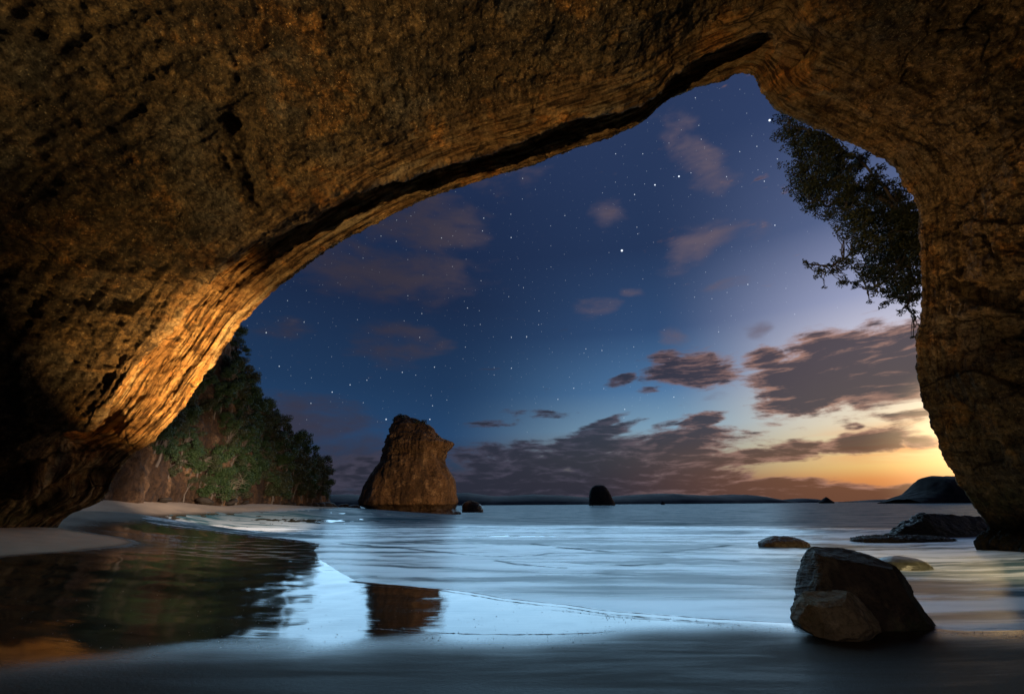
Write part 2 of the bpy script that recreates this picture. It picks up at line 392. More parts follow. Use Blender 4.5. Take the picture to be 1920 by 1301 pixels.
# the swash: edge of the milky water on the sand, traced round and far out to sea
edge = [(262, 975), (300, 983), (380, 992), (470, 1003), (560, 1012), (600, 1020), (590, 1032), (600, 1050), (640, 1075), (670, 1090), (760, 1098), (860, 1108), (960, 1122), (1060, 1134),
        (1160, 1146), (1280, 1156), (1400, 1164), (1500, 1170), (1600, 1176), (1700, 1176), (1800, 1183), (1900, 1180), (2000, 1178), (2300, 1150)]
tip = [(620, 953.5), (560, 957), (500, 959), (420, 963), (330, 968)]
E1 = gpoly(edge); E2 = gpoly(tip)
wash = np.vstack([E1, [[60, 14], [200, 30], [3000, 200], [3000, 6000], [-2000, 6000], [-300, 700], [-60, 190]], E2])
GX, GY = polar(760, 560, .5, 9000)
gz = ground(GX, GY)
def gfull(x, y):
    x = np.asarray(x, float); y = np.asarray(y, float); r_ = np.hypot(x, y); Q = np.stack([x, y, x*0], -1)
    return ground(x, y) + .010*fbm3(Q*1.3, 3, .5, 3)*np.clip(r_/8, .3, 3) + .05*fbm3(Q*.12, 3, .5, 9)*sstep(30, 80, r_)
P3 = np.stack([GX, GY, GX*0], -1)
gr = np.hypot(GX, GY)
gz = gz + .010*fbm3(P3*1.3, 3, .5, 3)*np.clip(gr/8, .3, 3) + .05*fbm3(P3*.12, 3, .5, 9)*sstep(30, 80, gr)
def soft(d, w): return sstep(-w, w, d)
mirror = gpoly([(-300, 1075), (0, 1047), (120, 1038), (230, 1026), (262, 1018), (230, 1008), (140, 996), (100, 988), (124, 972), (190, 963), (330, 966), (420, 962), (520, 957), (640, 956), (900, 990), (1300, 1010), (1960, 1000), (2100, 1178),
    (1900, 1188), (1700, 1183), (1600, 1192), (1500, 1184), (1380, 1172), (1250, 1180), (1120, 1192), (960, 1200), (800, 1208), (680, 1214), (580, 1216), (400, 1215), (200, 1225), (-300, 1260)])
dry = gpoly([(-300, 1070), (0, 1043), (120, 1034), (225, 1023), (252, 1016), (215, 1006), (140, 996), (90, 985), (-200, 985)])
sdm = sdist(mirror, GX, GY); sdd = sdist(dry, GX, GY)
wob = .05*fbm3(np.stack([GX*.8, GY*.5, GX*0], -1), 3, .5, 21)
wet = soft(sdm+wob*1.6+.06, .30)**1.3
wet = wet*(1-soft(sdd+wob*.3, .025))
edgeband = np.exp(-((sdist(wash, GX, GY))/.03)**2)
V = np.stack([GX, GY, gz], -1)
m, q, b = mat('beach_sand')
p = q.new('ShaderNodeTexCoord').outputs['Object']
wa = q.new('ShaderNodeAttribute', attribute_name='wet').outputs['Fac']
far = q.new('ShaderNodeAttribute', attribute_name='dryness').outputs['Fac']
g1 = q.noise(p, 1.1, 5, .6); g2 = q.noise(p, 140, 3, .7); g3 = q.noise(q.mapping(p, rot=(0, 0, R(12)), sc=(.22, 1.6, 1)), 1.4, 5, .6, .5)
dryc = q.mix(g1, (.42, .30, .21), (.55, .42, .31))
damp = q.mix(q.rng(g3, .35, .65), (.018, .014, .011), (.050, .040, .031))
wetc = q.mix(q.rng(g3, .35, .65), (.022, .018, .011), (.040, .030, .017))
c = q.mix(far, damp, dryc)
c = q.mix(wa, c, wetc)
c = q.mix(q.math('MULTIPLY', q.rng(g2, .58, .72), .35), c, (.25, .23, .2), 'MIX')
q.put(b.inputs['Base Color'], c)
rg = q.math('ADD', q.rng(wa, 0, 1, .48, .045), q.math('MULTIPLY', q.rng(wa, 1, 0), q.rng(g3, .38, .62, -.08, .10)))
rg = q.math('ADD', rg, q.math('MULTIPLY', q.rng(g3, .4, .7), .02))
q.put(b.inputs['Roughness'], q.math('ADD', rg, q.math('MULTIPLY', far, .3)))
q.put(b.inputs['Specular IOR Level'], q.math('ADD', q.rng(wa, 0, 1, .045, .66), q.math('MULTIPLY', far, -.2)))
q.put(b.inputs['IOR'], q.rng(wa, 0, 1, 1.34, 1.46))
rip = q.noise(q.mapping(p, rot=(0, 0, R(-8)), sc=(.35, 2.6, 1)), 2.2, 4, .6, .3)
n1 = bump(q, None, rip, .09, .022)
n1 = bump(q, None, q.math('MULTIPLY', q.noise(p, 22, 5, .8), q.rng(wa, 1, 0, 0.02, 1)), .8, .012, n1)
bump(q, b, q.math('MULTIPLY', q.noise(p, 60, 4, .7), q.rng(wa, 1, 0, .05, 1)), .3, .004, n1)
M['sand'] = m
beachdry = sstep(.95, 1.5, gz)*sstep(20, 30, gr)
dryness = np.clip(np.maximum(soft(sdd, .04)*.85, beachdry), 0, 1)
sand = mesh_obj('sand_beach', V, grid_faces(GX.shape[0], GX.shape[1], True), M['sand'], attrs={'wet': wet, 'dryness': dryness})
tag(sand, kind='structure')

# ------------------------------------------------------------------ sea
WX, WY = polar(700, 620, 2.0, 9000, 62)
wr = np.hypot(WX, WY); sd = sdist(wash, WX, WY)
gw = ground(WX, WY)
gw = gw + .010*fbm3(np.stack([WX, WY, WX*0], -1)*1.3, 3, .5, 3)*np.clip(wr/8, .3, 3) + .05*fbm3(np.stack([WX, WY, WX*0], -1)*.12, 3, .5, 9)*sstep(30, 80, wr)
lift = np.clip(sd*.35 + .05*np.minimum(sd, .3)*fbm3(np.stack([WX*.5, WY*.9, WX*0], -1), 3, .5, 5), -.10, .022)
wz = np.maximum(np.where(sd > -.4, gw + lift, gw-.1), np.where(sd > 0, np.minimum(0, gw+.03), -.4))
inside = sstep(0, .25, sd)
swell = fbm3(np.stack([WX*.06+3, WY*.22, WX*0], -1), 3, .5, 31)*.05 + .30*np.exp(-((wr-46-WX*.06)/3.0)**2)*sstep(-3, 6, WX)
ripple = fbm3(np.stack([WX*.35, WY*1.1, WX*0], -1), 3, .5, 37)*.018
wz = wz + inside*(swell*sstep(14, 40, wr)*(1-sstep(300, 900, wr)) + ripple*sstep(9, 16, wr)*(1-sstep(60, 150, wr)))
m, q, b = mat('sea_water')
p = q.new('ShaderNodeTexCoord').outputs['Object']
fo = q.new('ShaderNodeAttribute', attribute_name='foam').outputs['Fac']
st1 = q.noise(q.mapping(p, rot=(0, 0, R(-9)), sc=(.10, .62, 1)), 1.0, 6, .62, .8)
st2 = q.noise(q.mapping(p, rot=(0, 0, R(6)), loc=(7, 2, 0), sc=(.35, 1.9, 1)), 1.0, 5, .6, .5)
dk = q.math('ADD', q.math('MULTIPLY', st1, .8), q.math('MULTIPLY', st2, .2))
sw = q.noise(q.mapping(p, rot=(0, 0, R(-14)), loc=(3, 1, 0), sc=(.055, .22, 1)), 1.0, 4, .55, 1.6)
dk = q.math('ADD', q.math('MULTIPLY', dk, .45), q.math('MULTIPLY', sw, .55))
foam = q.math('MULTIPLY', fo, q.rng(dk, .42, .55, .08, 1))
q.put(b.inputs['Base Color'], q.mix(foam, (.020, .075, .095), (.84, .86, .88)))
q.put(b.inputs['Roughness'], q.rng(foam, 0, 1, .20, .36))
q.put(b.inputs['IOR'], q.rng(fo, .1, .75, 1.2, 2.2))
b.inputs['Specular IOR Level'].default_value = .8
n1 = bump(q, None, st2, .2, .045)
n2 = bump(q, None, q.noise(q.mapping(p, sc=(.6, 2.2, 1)), 1.6, 4, .6, .3), .22, .03, n1)
bump(q, b, dk, .2, .12, n2)
ns = q.new('ShaderNodeBsdfPrincipled'); ns.inputs['Roughness'].default_value = 1; ns.inputs['Specular IOR Level'].default_value = 0
q.put(ns.inputs['Base Color'], q.mix(foam, (.020, .075, .095), (.84, .86, .88)))
mx = q.new('ShaderNodeMixShader'); gl = q.math('MULTIPLY', q.rng(fo, .05, .8, .12, 1), q.rng(dk, .43, .56, .38, 1))
q.put(mx.inputs[0], gl); q.l.new(ns.outputs[0], mx.inputs[1]); q.l.new(b.outputs[0], mx.inputs[2])
q.l.new(mx.outputs[0], [x for x in q.n if x.type == 'OUTPUT_MATERIAL'][0].inputs[0])
M['water'] = m
tealfar = sstep(48, 75, wr+WX*.1)
foamA = np.clip((.95-.75*tealfar)*(.75+.25*inside), 0, 1)
foamA = foamA*(1-.5*np.exp(-((wr-43-WX*.08)/3.2)**2)*sstep(-2, 8, WX))
streaks = [((870, 1040), (960, 1043), (1035, 1035)), ((1000, 1015), (1060, 1022), (1150, 1030), (1240, 1030), (1330, 1018), (1370, 1012)), ((930, 1053), (980, 1064), (1060, 1072)), ((1330, 1045), (1380, 1048)), ((1040, 1055), (1150, 1062), (1240, 1058)),
  ((640, 1019), (760, 1028), (870, 1040)), ((1700, 1078), (1800, 1086), (1900, 1092)), ((1650, 1030), (1760, 1040), (1830, 1038)), ((1120, 1088), (1260, 1098), (1400, 1096)), ((430, 992), (520, 1000), (600, 1006)), ((300, 972), (420, 976), (540, 974)), ((560, 966), (640, 968), (700, 972))]
LW = lp(WX, WY); frnt = (np.abs(np.degrees(np.arctan2(WX, WY))) < 56) & (wr < 80)
Lf = LW[frnt]; jit = .028*fbm3(np.stack([Lf[:, 0]*7, Lf[:, 1]*10, Lf[:, 0]*0], -1), 4, .6, 111)
sk = np.zeros(len(Lf))
for i_, pl in enumerate(streaks):
    Q = catmull(np.array([hit(*a)[:2] if False else onz(a[0], a[1], .12)[:2] for a in pl]), 14); Q = lp(Q[:, 0], Q[:, 1]); md = np.full(len(Lf), 9.)
    for a, b_ in zip(Q[:-1], Q[1:]):
        ab = b_-a; t_ = np.clip(((Lf-a)@ab)/max(ab@ab, 1e-9), 0, 1); md = np.minimum(md, np.linalg.norm(Lf-(a+t_[:, None]*ab)+0, axis=1))
    sk = np.maximum(sk, np.exp(-(np.abs(md+jit)/.020)**1.5)*(.95 if i_ < 6 else .6))
foamA[frnt] *= 1-.92*sk
sea = mesh_obj('sea', np.stack([WX, WY, wz], -1), grid_faces(WX.shape[0], WX.shape[1], True), M['water'], attrs={'foam': foamA})
tag(sea, kind='structure')
seaZ = lambda x, y: max(0.0, float(ground(x, y)))

# ------------------------------------------------------------------ the cave arch
rim = [(40, 1062, 20.5), (88, 1003, 21), (124, 969, 21.5), (194, 930, 22), (214, 896, 22), (247, 854, 22), (283, 829, 22), (308, 804, 22), (339, 769, 22), (368, 723, 22), (417, 656, 21.8), (449, 608, 21.5),
 (505, 550, 21.2), (560, 508, 21), (620, 465, 20.8), (700, 420, 20.5), (750, 395, 20.2), (830, 360, 20), (900, 337, 19.8), (990, 312, 19.6), (1060, 285, 19.4), (1130, 262, 19.2), (1205, 226, 19), (1240, 195, 18.8),
 (1300, 166, 18.5), (1350, 150, 18), (1388, 136, 17.6), (1412, 142, 17.4), (1436, 182, 17.2), (1462, 208, 17.4), (1520, 235, 17.6), (1580, 262, 18), (1625, 283, 18), (1662, 306, 18.2), (1700, 350, 18.6), (1722, 388, 19),
 (1727, 450, 19.4), (1728, 520, 19.8), (1728, 590, 20), (1717, 632, 20.2), (1721, 690, 20.6), (1735, 760, 21), (1760, 830, 21.5), (1790, 890, 22), (1822, 937, 22.4), (1852, 978, 22.6), (1856, 990, 22.6), (1836, 1006, 22.4),
 (1827, 1020, 22.4), (1840, 1040, 22.4), (1850, 1062, 22.4)]
NTt = 1500
P2 = catmull(np.array(rim), NTt)
RimP = np.array([at(a, b_, c_) for a, b_, c_ in P2])
# resample evenly by length
L = np.r_[0, np.cumsum(np.linalg.norm(np.diff(RimP, axis=0), axis=1))]
tt = np.linspace(0, L[-1], NTt)
RimP = np.stack([np.interp(tt, L, RimP[:, i]) for i in range(3)], 1); PX = np.interp(tt, L, P2[:, 0]); PY = np.interp(tt, L, P2[:, 1])
Cn = np.array([1.5, 0, 4.0])
nrm = RimP - Cn; nrm[:, 1] = 0
ksz = 81; ker = np.hanning(ksz); ker /= ker.sum()
for i in (0, 2): nrm[:, i] = np.convolve(np.pad(nrm[:, i], ksz//2, 'edge'), ker, 'valid')
nrm /= np.linalg.norm(nrm, axis=1)[:, None]
leftw = sstep(900, 250, PX)*sstep(1100, 500, PY)      # 1 on the leaning left foot
gro = sstep(215, 330, PX)*sstep(1440, 1380, PX)         # where the groove runs
rightw = sstep(1400, 1600, PX)
u01 = tt/L[-1]
gro2 = gro*sstep(650, 900, PX)
wv1 = 1+.35*fbm3(np.stack([u01*16, u01*0, u01*0], -1), 3, .5, 51)
# profile stations: (outwards, towards the viewer), seaward face first
def prof(groove, wl, wr_, wv, g2):
    k = 1 + .75*wl
    return [(14, -4.6), (9, -3.2), (4.6, -1.8), (2.0, -.9), (.6, -.32), (0, 0), ((.09+.1*g2)*k, (.26-.12*g2)*k), ((.16+.30*groove+.35*g2)*k*wv, (.50-.22*g2)*k), ((.34+.70*groove+.2*g2)*k*wv, (.80-.2*g2)*k), ((.48+.80*groove+.1*g2)*k*wv, 1.30*k), ((.55-.14*groove-.60*g2)*k, 1.95*k*wv),
            (.50*k+.06-.30*g2, 2.35*k), (.9*k+.1+1.0*wl, 3.0*k), (1.5*k+.1+2.3*wl, 4.3*k), (2.3*k+wr_*.4+3.2*wl, 6.0*k), (3.2*k+wr_+3.6*wl, 8.2*k+.6*wl), (4.3+5.5*wl+wr_*1.5, 11+5*wl), (5.0+5.5*wl+2*wr_, 19), (5.0+5*wl+2*wr_, 26), (5+5*wl+2*wr_, 38)]
sden = [2, 3, 6, 10, 14, 14, 22, 22, 16, 14, 16, 20, 30, 44, 50, 56, 40, 14, 6]
Pf = np.array([prof(gro[i], leftw[i], rightw[i], wv1[i], gro2[i]) for i in range(NTt)])     # t, station, 2
cols = []
for s in range(Pf.shape[1]-1):
    mN = sden[s]
    for k in range(mN + (s == Pf.shape[1]-2)):
        u = k/mN
        p0 = Pf[:, max(s-1, 0)]; p1 = Pf[:, s]; p2 = Pf[:, s+1]; p3 = Pf[:, min(s+2, Pf.shape[1]-1)]
        t1 = (p2-p0)*.38; t2 = (p3-p1)*.38
        cols.append((2*u**3-3*u*u+1)*p1+(u**3-2*u*u+u)*t1+(-2*u**3+3*u*u)*p2+(u**3-u*u)*t2)
cols = np.stack(cols, 1)
G = RimP[:, None, :] + nrm[:, None, :]*cols[..., 0:1]
G[..., 1] -= cols[..., 1]
Nn = vnormals(G)
ctr = np.array([1.5, 10, 5.0]); sgn = np.sign(((ctr-G)*Nn).sum(-1, keepdims=True)); Nn = Nn*np.where(sgn == 0, 1, sgn)   # towards the hollow
inn = sstep(-1.0, 2.0, cols[..., 1])
rimk = .05+.95*sstep(0, 5.0, np.abs(cols[..., 1]))
d1 = fbm3(G/5.5, 3, .5, 61); d2 = fbm3(G/1.5, 4, .55, 67, True); d3 = fbm3(G/np.array([.42, .42, .42]), 4, .6, 71)
# strata drawn out along the arch and cracks
al = np.stack([tt[:, None]*.16+0*cols[..., 0], cols[..., 0]*1.9, cols[..., 1]*1.9], -1)
st = fbm3(al, 4, .55, 77, True)
al2 = np.stack([tt[:, None]*.5+0*cols[..., 0], cols[..., 0]*6, cols[..., 1]*6], -1)
st2_ = fbm3(al2, 4, .6, 79)
lw = leftw[:, None]; rw = rightw[:, None]
near_rim = 1-sstep(1.5, 4.5, cols[..., 1])
disp = (1.0*d1*rimk + .30*(d2-.2)*(rimk*.75+.25)*(1-.5*near_rim) + .13*d3 + .05*fbm3(G/.16, 3, .6, 72) + (.16+.45*lw*sstep(0, 2, cols[..., 1]))*(st-.1)*(.35+.65*near_rim)*(rimk*.7+.3) + .13*st2_*near_rim)
def worley(P, seed):
    I = np.floor(P).astype(np.int64); f1 = np.full(P.shape[:-1], 9.); f2 = f1.copy(); val = f1*0
    for a in (-1, 0, 1):
        for b_ in (-1, 0, 1):
            for c_ in (-1, 0, 1):
                J = I + np.array([a, b_, c_]); q_ = J + np.stack([_h(J[..., 0], J[..., 1], J[..., 2], seed+t_) for t_ in (0, 1, 2)], -1)
                d_ = np.linalg.norm(P-q_, axis=-1); v_ = _h(J[..., 0], J[..., 1], J[..., 2], seed+7)
                n1_ = d_ < f1; f2 = np.where(n1_, f1, np.minimum(f2, d_)); val = np.where(n1_, v_, val); f1 = np.where(n1_, d_, f1)
    return f1, f2, val
GW = G + 1.1*np.stack([fbm3(G/2.4, 3, .5, 301), fbm3(G/2.4, 3, .5, 302), fbm3(G/2.4, 3, .5, 303)], -1)
w1, w2, wv_ = worley(GW@np.array([[.8, 0, -.6], [0, 1, 0], [.6, 0, .8]])/np.array([1.7, 3.0, 4.6]), 11)
x1, x2, xv_ = worley(GW/np.array([.9, .9, 1.3]), 23)
blk = .95*(wv_-.5) - .22*(1-sstep(0, .07, w2-w1))*sstep(-.2, .3, fbm3(G/3.1, 2, .5, 401)) + .16*(xv_-.5)*sstep(-.1, .4, fbm3(G/2.2, 2, .5, 405))
rr_ = fbm3(np.stack([tt[:, None]*.30+0*cols[..., 0], cols[..., 0]*.55, cols[..., 1]*.55], -1), 5, .55, 84, True)
disp = disp + rw*(.85*fbm3(G/3.0, 4, .5, 83, True)-.2)*rimk + rw*(.25*rr_-.1)*sstep(.3, 2.5, cols[..., 1]) + blk*(.95*rw+.06+.30*sstep(14, 19, tt[:, None])*0)*sstep(.1, 2.2, cols[..., 1])
# hollows: the pit and channel on the ceiling, the notch beside the apex, two slots on the left foot
def project(Q):
    v = (Q - np.array([0, 0, EYE])) @ CM; return v[..., 0]/-v[..., 2]*F_+W_/2, H_/2 - v[..., 1]/-v[..., 2]*F_
hollows = [((442, 236), 13, .4), ((1490, 98), 22, 1.0), ((1512, 104), 14, .7), ((95, 62), 7, .25),
           ((1655, 330), 16, .3)]
slots = [(((446, 240), (462, 262), (455, 300), (474, 330), (482, 365), (490, 384)), 9, .50), (((425, 300), (440, 318), (455, 335)), 4, .2), (((10, 905), (80, 878), (135, 838), (190, 795)), 20, 1.2), (((0, 960), (70, 945), (130, 920), (190, 892)), 13, .8), (((1700, 140), (1765, 120)), 8, .3), (((1560, 205), (1700, 250)), 8, .3)]
def px_at(px, py):
    # nearest surface vertex to the sight line, so a hollow has a place of its own on the rock
    qx, qy = project(G[::4, ::4]); infr = (((G[::4, ::4]-np.array([0, 0, EYE])) @ CM)[..., 2] < 0) & (cols[::4, ::4, 1] > 0)
    dd = np.where(infr, (qx-px)**2+(qy-py)**2, 1e12); k = np.unravel_index(np.argmin(dd), dd.shape); return G[::4, ::4][k]
for (c0, r, dep) in hollows:
    c3 = px_at(*c0); rad = r/F_*np.linalg.norm(c3)*1.1
    dd = np.linalg.norm(G-c3, axis=-1)+.25*rad*fbm3(G/(rad*.8), 2, .5, 5)
    disp = disp - dep*np.exp(-(dd/rad)**4)
for (pl, r, dep) in slots:
    P = [px_at(*a) for a in pl]; mind = np.full(G.shape[:2], 1e9)
    for a, b_ in zip(P[:-1], P[1:]):
        ab = b_-a; t_ = np.clip(((G-a)@ab)/max(ab@ab, 1e-6), 0, 1); mind = np.minimum(mind, np.linalg.norm(G-(a+t_[..., None]*ab), axis=-1))
    rad = r/F_*np.linalg.norm(P[0])
    mind = mind+.4*rad*fbm3(G/(rad*1.2), 2, .5, 8)
    disp = disp - dep*np.exp(-(mind/rad)**2)
G = G + Nn*disp[..., None]
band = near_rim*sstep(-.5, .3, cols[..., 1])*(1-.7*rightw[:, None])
# a closed body: thick rock above, so light only enters by the mouth
outer = RimP[:, None, :] + nrm[:, None, :]*np.array([18, 23, 25, 25, 20])[None, :, None]
outer[..., 1] = np.array([27, 25, 8, -8, -22])[None, :]
outer[..., 1] += .0
back = outer[:, ::-1, :]
G2 = np.concatenate([back, G], 1); band2 = np.concatenate([np.zeros(back.shape[:2]), band], 1)
m, q, b = mat('cave_rock')
p = q.new('ShaderNodeTexCoord').outputs['Object']
bd_ = q.new('ShaderNodeAttribute', attribute_name='band').outputs['Fac']
big = q.noise(p, .16, 5, .6, .8); med = q.noise(p, 1.1, 7, .68, .4); fine = q.noise(p, 6, 6, .72); vv = q.voro(p, 5.5)
c = q.mix(q.rng(big, .38, .62), (.085, .055, .024), (.19, .125, .052))
c = q.mix(q.math('MULTIPLY', q.rng(med, .50, .66), .8), c, (.36, .22, .085))
grey = q.rng(q.noise(q.mapping(p, loc=(11, 3, 5)), .30, 5, .6), .5, .66)
c = q.mix(q.math('MULTIPLY', grey, .65), c, (.17, .155, .115))
c = q.mix(q.math('MULTIPLY', q.rng(q.noise(q.mapping(p, loc=(3, 9, 2)), .55, 6, .7), .54, .66), .8), c, (.030, .024, .014))
spk = q.rng(fine, .56, .40)
c = q.mix(q.math('MULTIPLY', spk, .75), c, (.022, .016, .009))
c = q.mix(q.math('MULTIPLY', q.rng(q.noise(p, 11, 4, .75), .58, .68), .75), c, (.62, .50, .30))
uva = q.comb(q.new('ShaderNodeAttribute', attribute_name='along').outputs['Fac'], q.new('ShaderNodeAttribute', attribute_name='across').outputs['Fac'], 0.0)
grain = q.noise(q.mapping(uva, sc=(.55, 4.2, 1)), 1.0, 8, .66, .5)
grain2 = q.noise(q.mapping(uva, loc=(4, 2, 0), sc=(.22, 1.3, 1)), 1.0, 6, .6, .9)
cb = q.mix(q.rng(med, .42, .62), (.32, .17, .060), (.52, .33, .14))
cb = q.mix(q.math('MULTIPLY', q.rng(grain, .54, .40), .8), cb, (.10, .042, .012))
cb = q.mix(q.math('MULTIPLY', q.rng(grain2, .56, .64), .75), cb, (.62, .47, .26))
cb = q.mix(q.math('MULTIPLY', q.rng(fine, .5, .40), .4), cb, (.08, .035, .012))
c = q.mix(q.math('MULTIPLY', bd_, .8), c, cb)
zz = q.new('ShaderNodeSeparateXYZ'); q.put(zz.inputs[0], p)
gm = q.math('MULTIPLY', q.rng(zz.outputs[2], 3.6, 1.6), q.rng(q.noise(p, .8, 5, .7), .42, .6))
c = q.mix(q.math('MULTIPLY', gm, .7), c, (.045, .060, .016))
wl_ = q.rng(q.math('ADD', zz.outputs[2], q.math('MULTIPLY', big, 1.5)), 2.6, 1.6)
right_ = q.rng(zz.outputs[0], 5, 12)
c = q.mix(q.math('MULTIPLY', q.math('MULTIPLY', wl_, right_), .85), c, (.012, .010, .008))
crust = q.noise(q.mapping(p, loc=(2, 7, 3)), 2.6, 7, .78, .3)
crust = q.math('ADD', q.math('MULTIPLY', crust, q.math('SUBTRACT', 1, q.math('MULTIPLY', bd_, .8))), q.math('MULTIPLY', grain, q.math('MULTIPLY', bd_, .8)))
c = q.mix(q.math('MULTIPLY', q.rng(crust, .52, .40), .85), c, q.mix(1.0, c, (.16, .13, .10), 'MULTIPLY'))
c = q.mix(q.math('MULTIPLY', q.rng(crust, .56, .66), .8), c, q.mix(1.0, c, (2.1, 2.0, 1.9), 'MULTIPLY'))
jp = q.vmath('ADD', p, q.vmath('MULTIPLY', q.noise(p, .5, 4, .6, out=1), (1.6, 1.6, 1.6)))
jd = q.voro(q.mapping(jp, rot=(.3, .5, .2), sc=(.30, .16, .42)), 1.0, 'DISTANCE_TO_EDGE')
jm = q.math('MULTIPLY', q.rng(jd, .030, .0), q.rng(q.noise(p, .35, 3, .5), .50, .58))
c = q.mix(q.math('MULTIPLY', jm, .8), c, (.012, .009, .006))
bedp = q.noise(q.mapping(p, rot=(.15, .55, .1), sc=(.10, .22, 1.5)), 1.0, 7, .62, 1.0)
c = q.mix(q.math('MULTIPLY', q.rng(bedp, .53, .66), .5), c, q.mix(1.0, c, (2.0, 1.7, 1.35), 'MULTIPLY'))
c = q.mix(q.math('MULTIPLY', q.rng(bedp, .46, .36), .6), c, q.mix(1.0, c, (.35, .33, .30), 'MULTIPLY'))
ochre = q.rng(q.noise(q.mapping(p, loc=(8, 1, 6)), .24, 6, .72), .55, .64)
c = q.mix(q.math('MULTIPLY', ochre, .7), c, q.mix(1.0, c, (2.3, 1.65, .9), 'MULTIPLY'))
left_dk = q.math('MULTIPLY', q.rng(zz.outputs[0], -3, -17), q.rng(bd_, .6, 0))  # darkens the rock towards the left, away from the rim band
c = q.mix(q.math('MULTIPLY', left_dk, .75), c, q.mix(1.0, c, (.30, .30, .27), 'MULTIPLY'))
q.put(b.inputs['Base Color'], c); b.inputs['Roughness'].default_value = .88; b.inputs['Specular IOR Level'].default_value = .25
n0 = bump(q, None, q.math('MULTIPLY', grain, bd_), 1.0, .42)
n0 = bump(q, None, q.math('SUBTRACT', q.math('MULTIPLY', bedp, .8), q.math('MULTIPLY', jm, .5)), .9, .40, n0)
n1 = bump(q, None, med, .9, .26, n0)
n2 = bump(q, None, q.math('SUBTRACT', 1, vv), .6, .14, n1)
n2 = bump(q, None, crust, 1.0, .32, n2)
n3 = bump(q, None, fine, 1.0, .10, n2)
bump(q, b, q.noise(p, 26, 4, .75), .7, .018, n3)
M['cave'] = m
arch = mesh_obj('cave_arch', G2, grid_faces(G2.shape[0], G2.shape[1]), M['cave'], attrs={'band': band2, 'along': np.concatenate([back[..., 0]*0, np.broadcast_to(tt[:, None], band.shape)], 1), 'across': np.concatenate([back[..., 0]*0, cols[..., 0]+cols[..., 1]], 1)})
tag(arch, 'huge rough sandstone cave arch framing the beach, its left edge glowing orange', 'cave arch')

# ------------------------------------------------------------------ rocks lofted from their measured widths
def loft(name, levels, Y, material, ratio=.8, amp=.05, res=(200, 120), seed=1, fsc=1.0, label=None, cat='rock', group=None, sink=.15, box=2.4, lean=0, vert=False, wave=None, cuts=()):
    levels = sorted(levels)                                   # by py, top first
    L3 = np.array([np.r_[at(xl, py, Y), at(xr, py, Y)] for py, xl, xr in levels])
    z = L3[:, 2]; cx = (L3[:, 0]+L3[:, 3])/2; hw = np.abs(L3[:, 3]-L3[:, 0])/2
    z = np.r_[z, z[-1]-max(sink, .02)*1.0]; cx = np.r_[cx, cx[-1]]; hw = np.r_[hw, hw[-1]]
    H = z[0]-z[-1]; nv, nu = res
    ztop = z[0]
    zs = z[-1] + (ztop-z[-1])*(1-np.linspace(0, 1, nu)**1.35)
    CX = np.interp(zs, z[::-1], cx[::-1]); HW = np.interp(zs, z[::-1], hw[::-1])
    th = np.linspace(0, 2*np.pi, nv, endpoint=False)
    ct, st_ = np.cos(th), np.sin(th); e = 2/box
    cxx = np.sign(ct)*np.abs(ct)**e; syy = np.sign(st_)*np.abs(st_)**e
    base = hw.max()
    DP = HW*ratio*.6 + base*ratio*.4*np.sqrt(np.clip((ztop-zs)/max(H, 1e-6)*3, 0, 1))
    X = CX[None]+HW[None]*cxx[:, None]; Yy = Y + base*ratio*.0 + lean*(zs-z[-1])[None] + DP[None]*syy[:, None]; Z = np.broadcast_to(zs[None], X.shape).copy()
    # close the top
    ntop = 14; f = np.linspace(1, 0, ntop+1)[1:]
    X0, Y0 = X[:, :1], Yy[:, :1]; Xt = CX[0]+(X0-CX[0])*f; Yt = Yy[:, :1].mean()+(Y0-Yy[:, :1].mean())*f
    Zt = ztop + (1-f**2)[None]*min(.03*H, HW[0]*.4) + X0*0
    G = np.stack([np.concatenate([Xt[:, ::-1], X], 1), np.concatenate([Yt[:, ::-1], Yy], 1), np.concatenate([Zt[:, ::-1], Z], 1)], -1)
    N = vnormals(G, True); c0 = np.array([CX.mean(), Y, z.mean()])
    if ((G-c0)*N).sum() < 0: N = -N
    Q = G/(H*fsc)*np.array([1, 1, .45 if vert else 1])
    d = 1.1*fbm3(Q*2.2, 3, .5, seed)+.55*(fbm3(Q*5, 4, .55, seed+9, True)-.1)+.22*fbm3(Q*16, 4, .6, seed+17)
    if wave is not None: d = d + wave(G, zs, H)
    G = G + N*(d*amp*H)[..., None]*np.array([1, 1, .5])
    cc = np.array([CX.mean(), Y, (z[0]+z[-1])/2])
    for nx, ny, nz, fr in cuts:
        k = np.array([nx, ny, nz], float); k /= np.linalg.norm(k); pr = (G-cc)@k; lim = pr.max()*fr; over = pr > lim
        rough_ = fbm3(G/(H*.35), 4, .6, seed+60)*.03*H
        G = np.where(over[..., None], G-((pr-lim)*.93-rough_)[..., None]*k, G)
    loc = np.array([CX[-1], Y, z[-1]])
    o = mesh_obj(name, G-loc, grid_faces(G.shape[0], G.shape[1], True), material, attrs=None)
    o.location = loc
    if label: tag(o, label, cat, group)
    return o

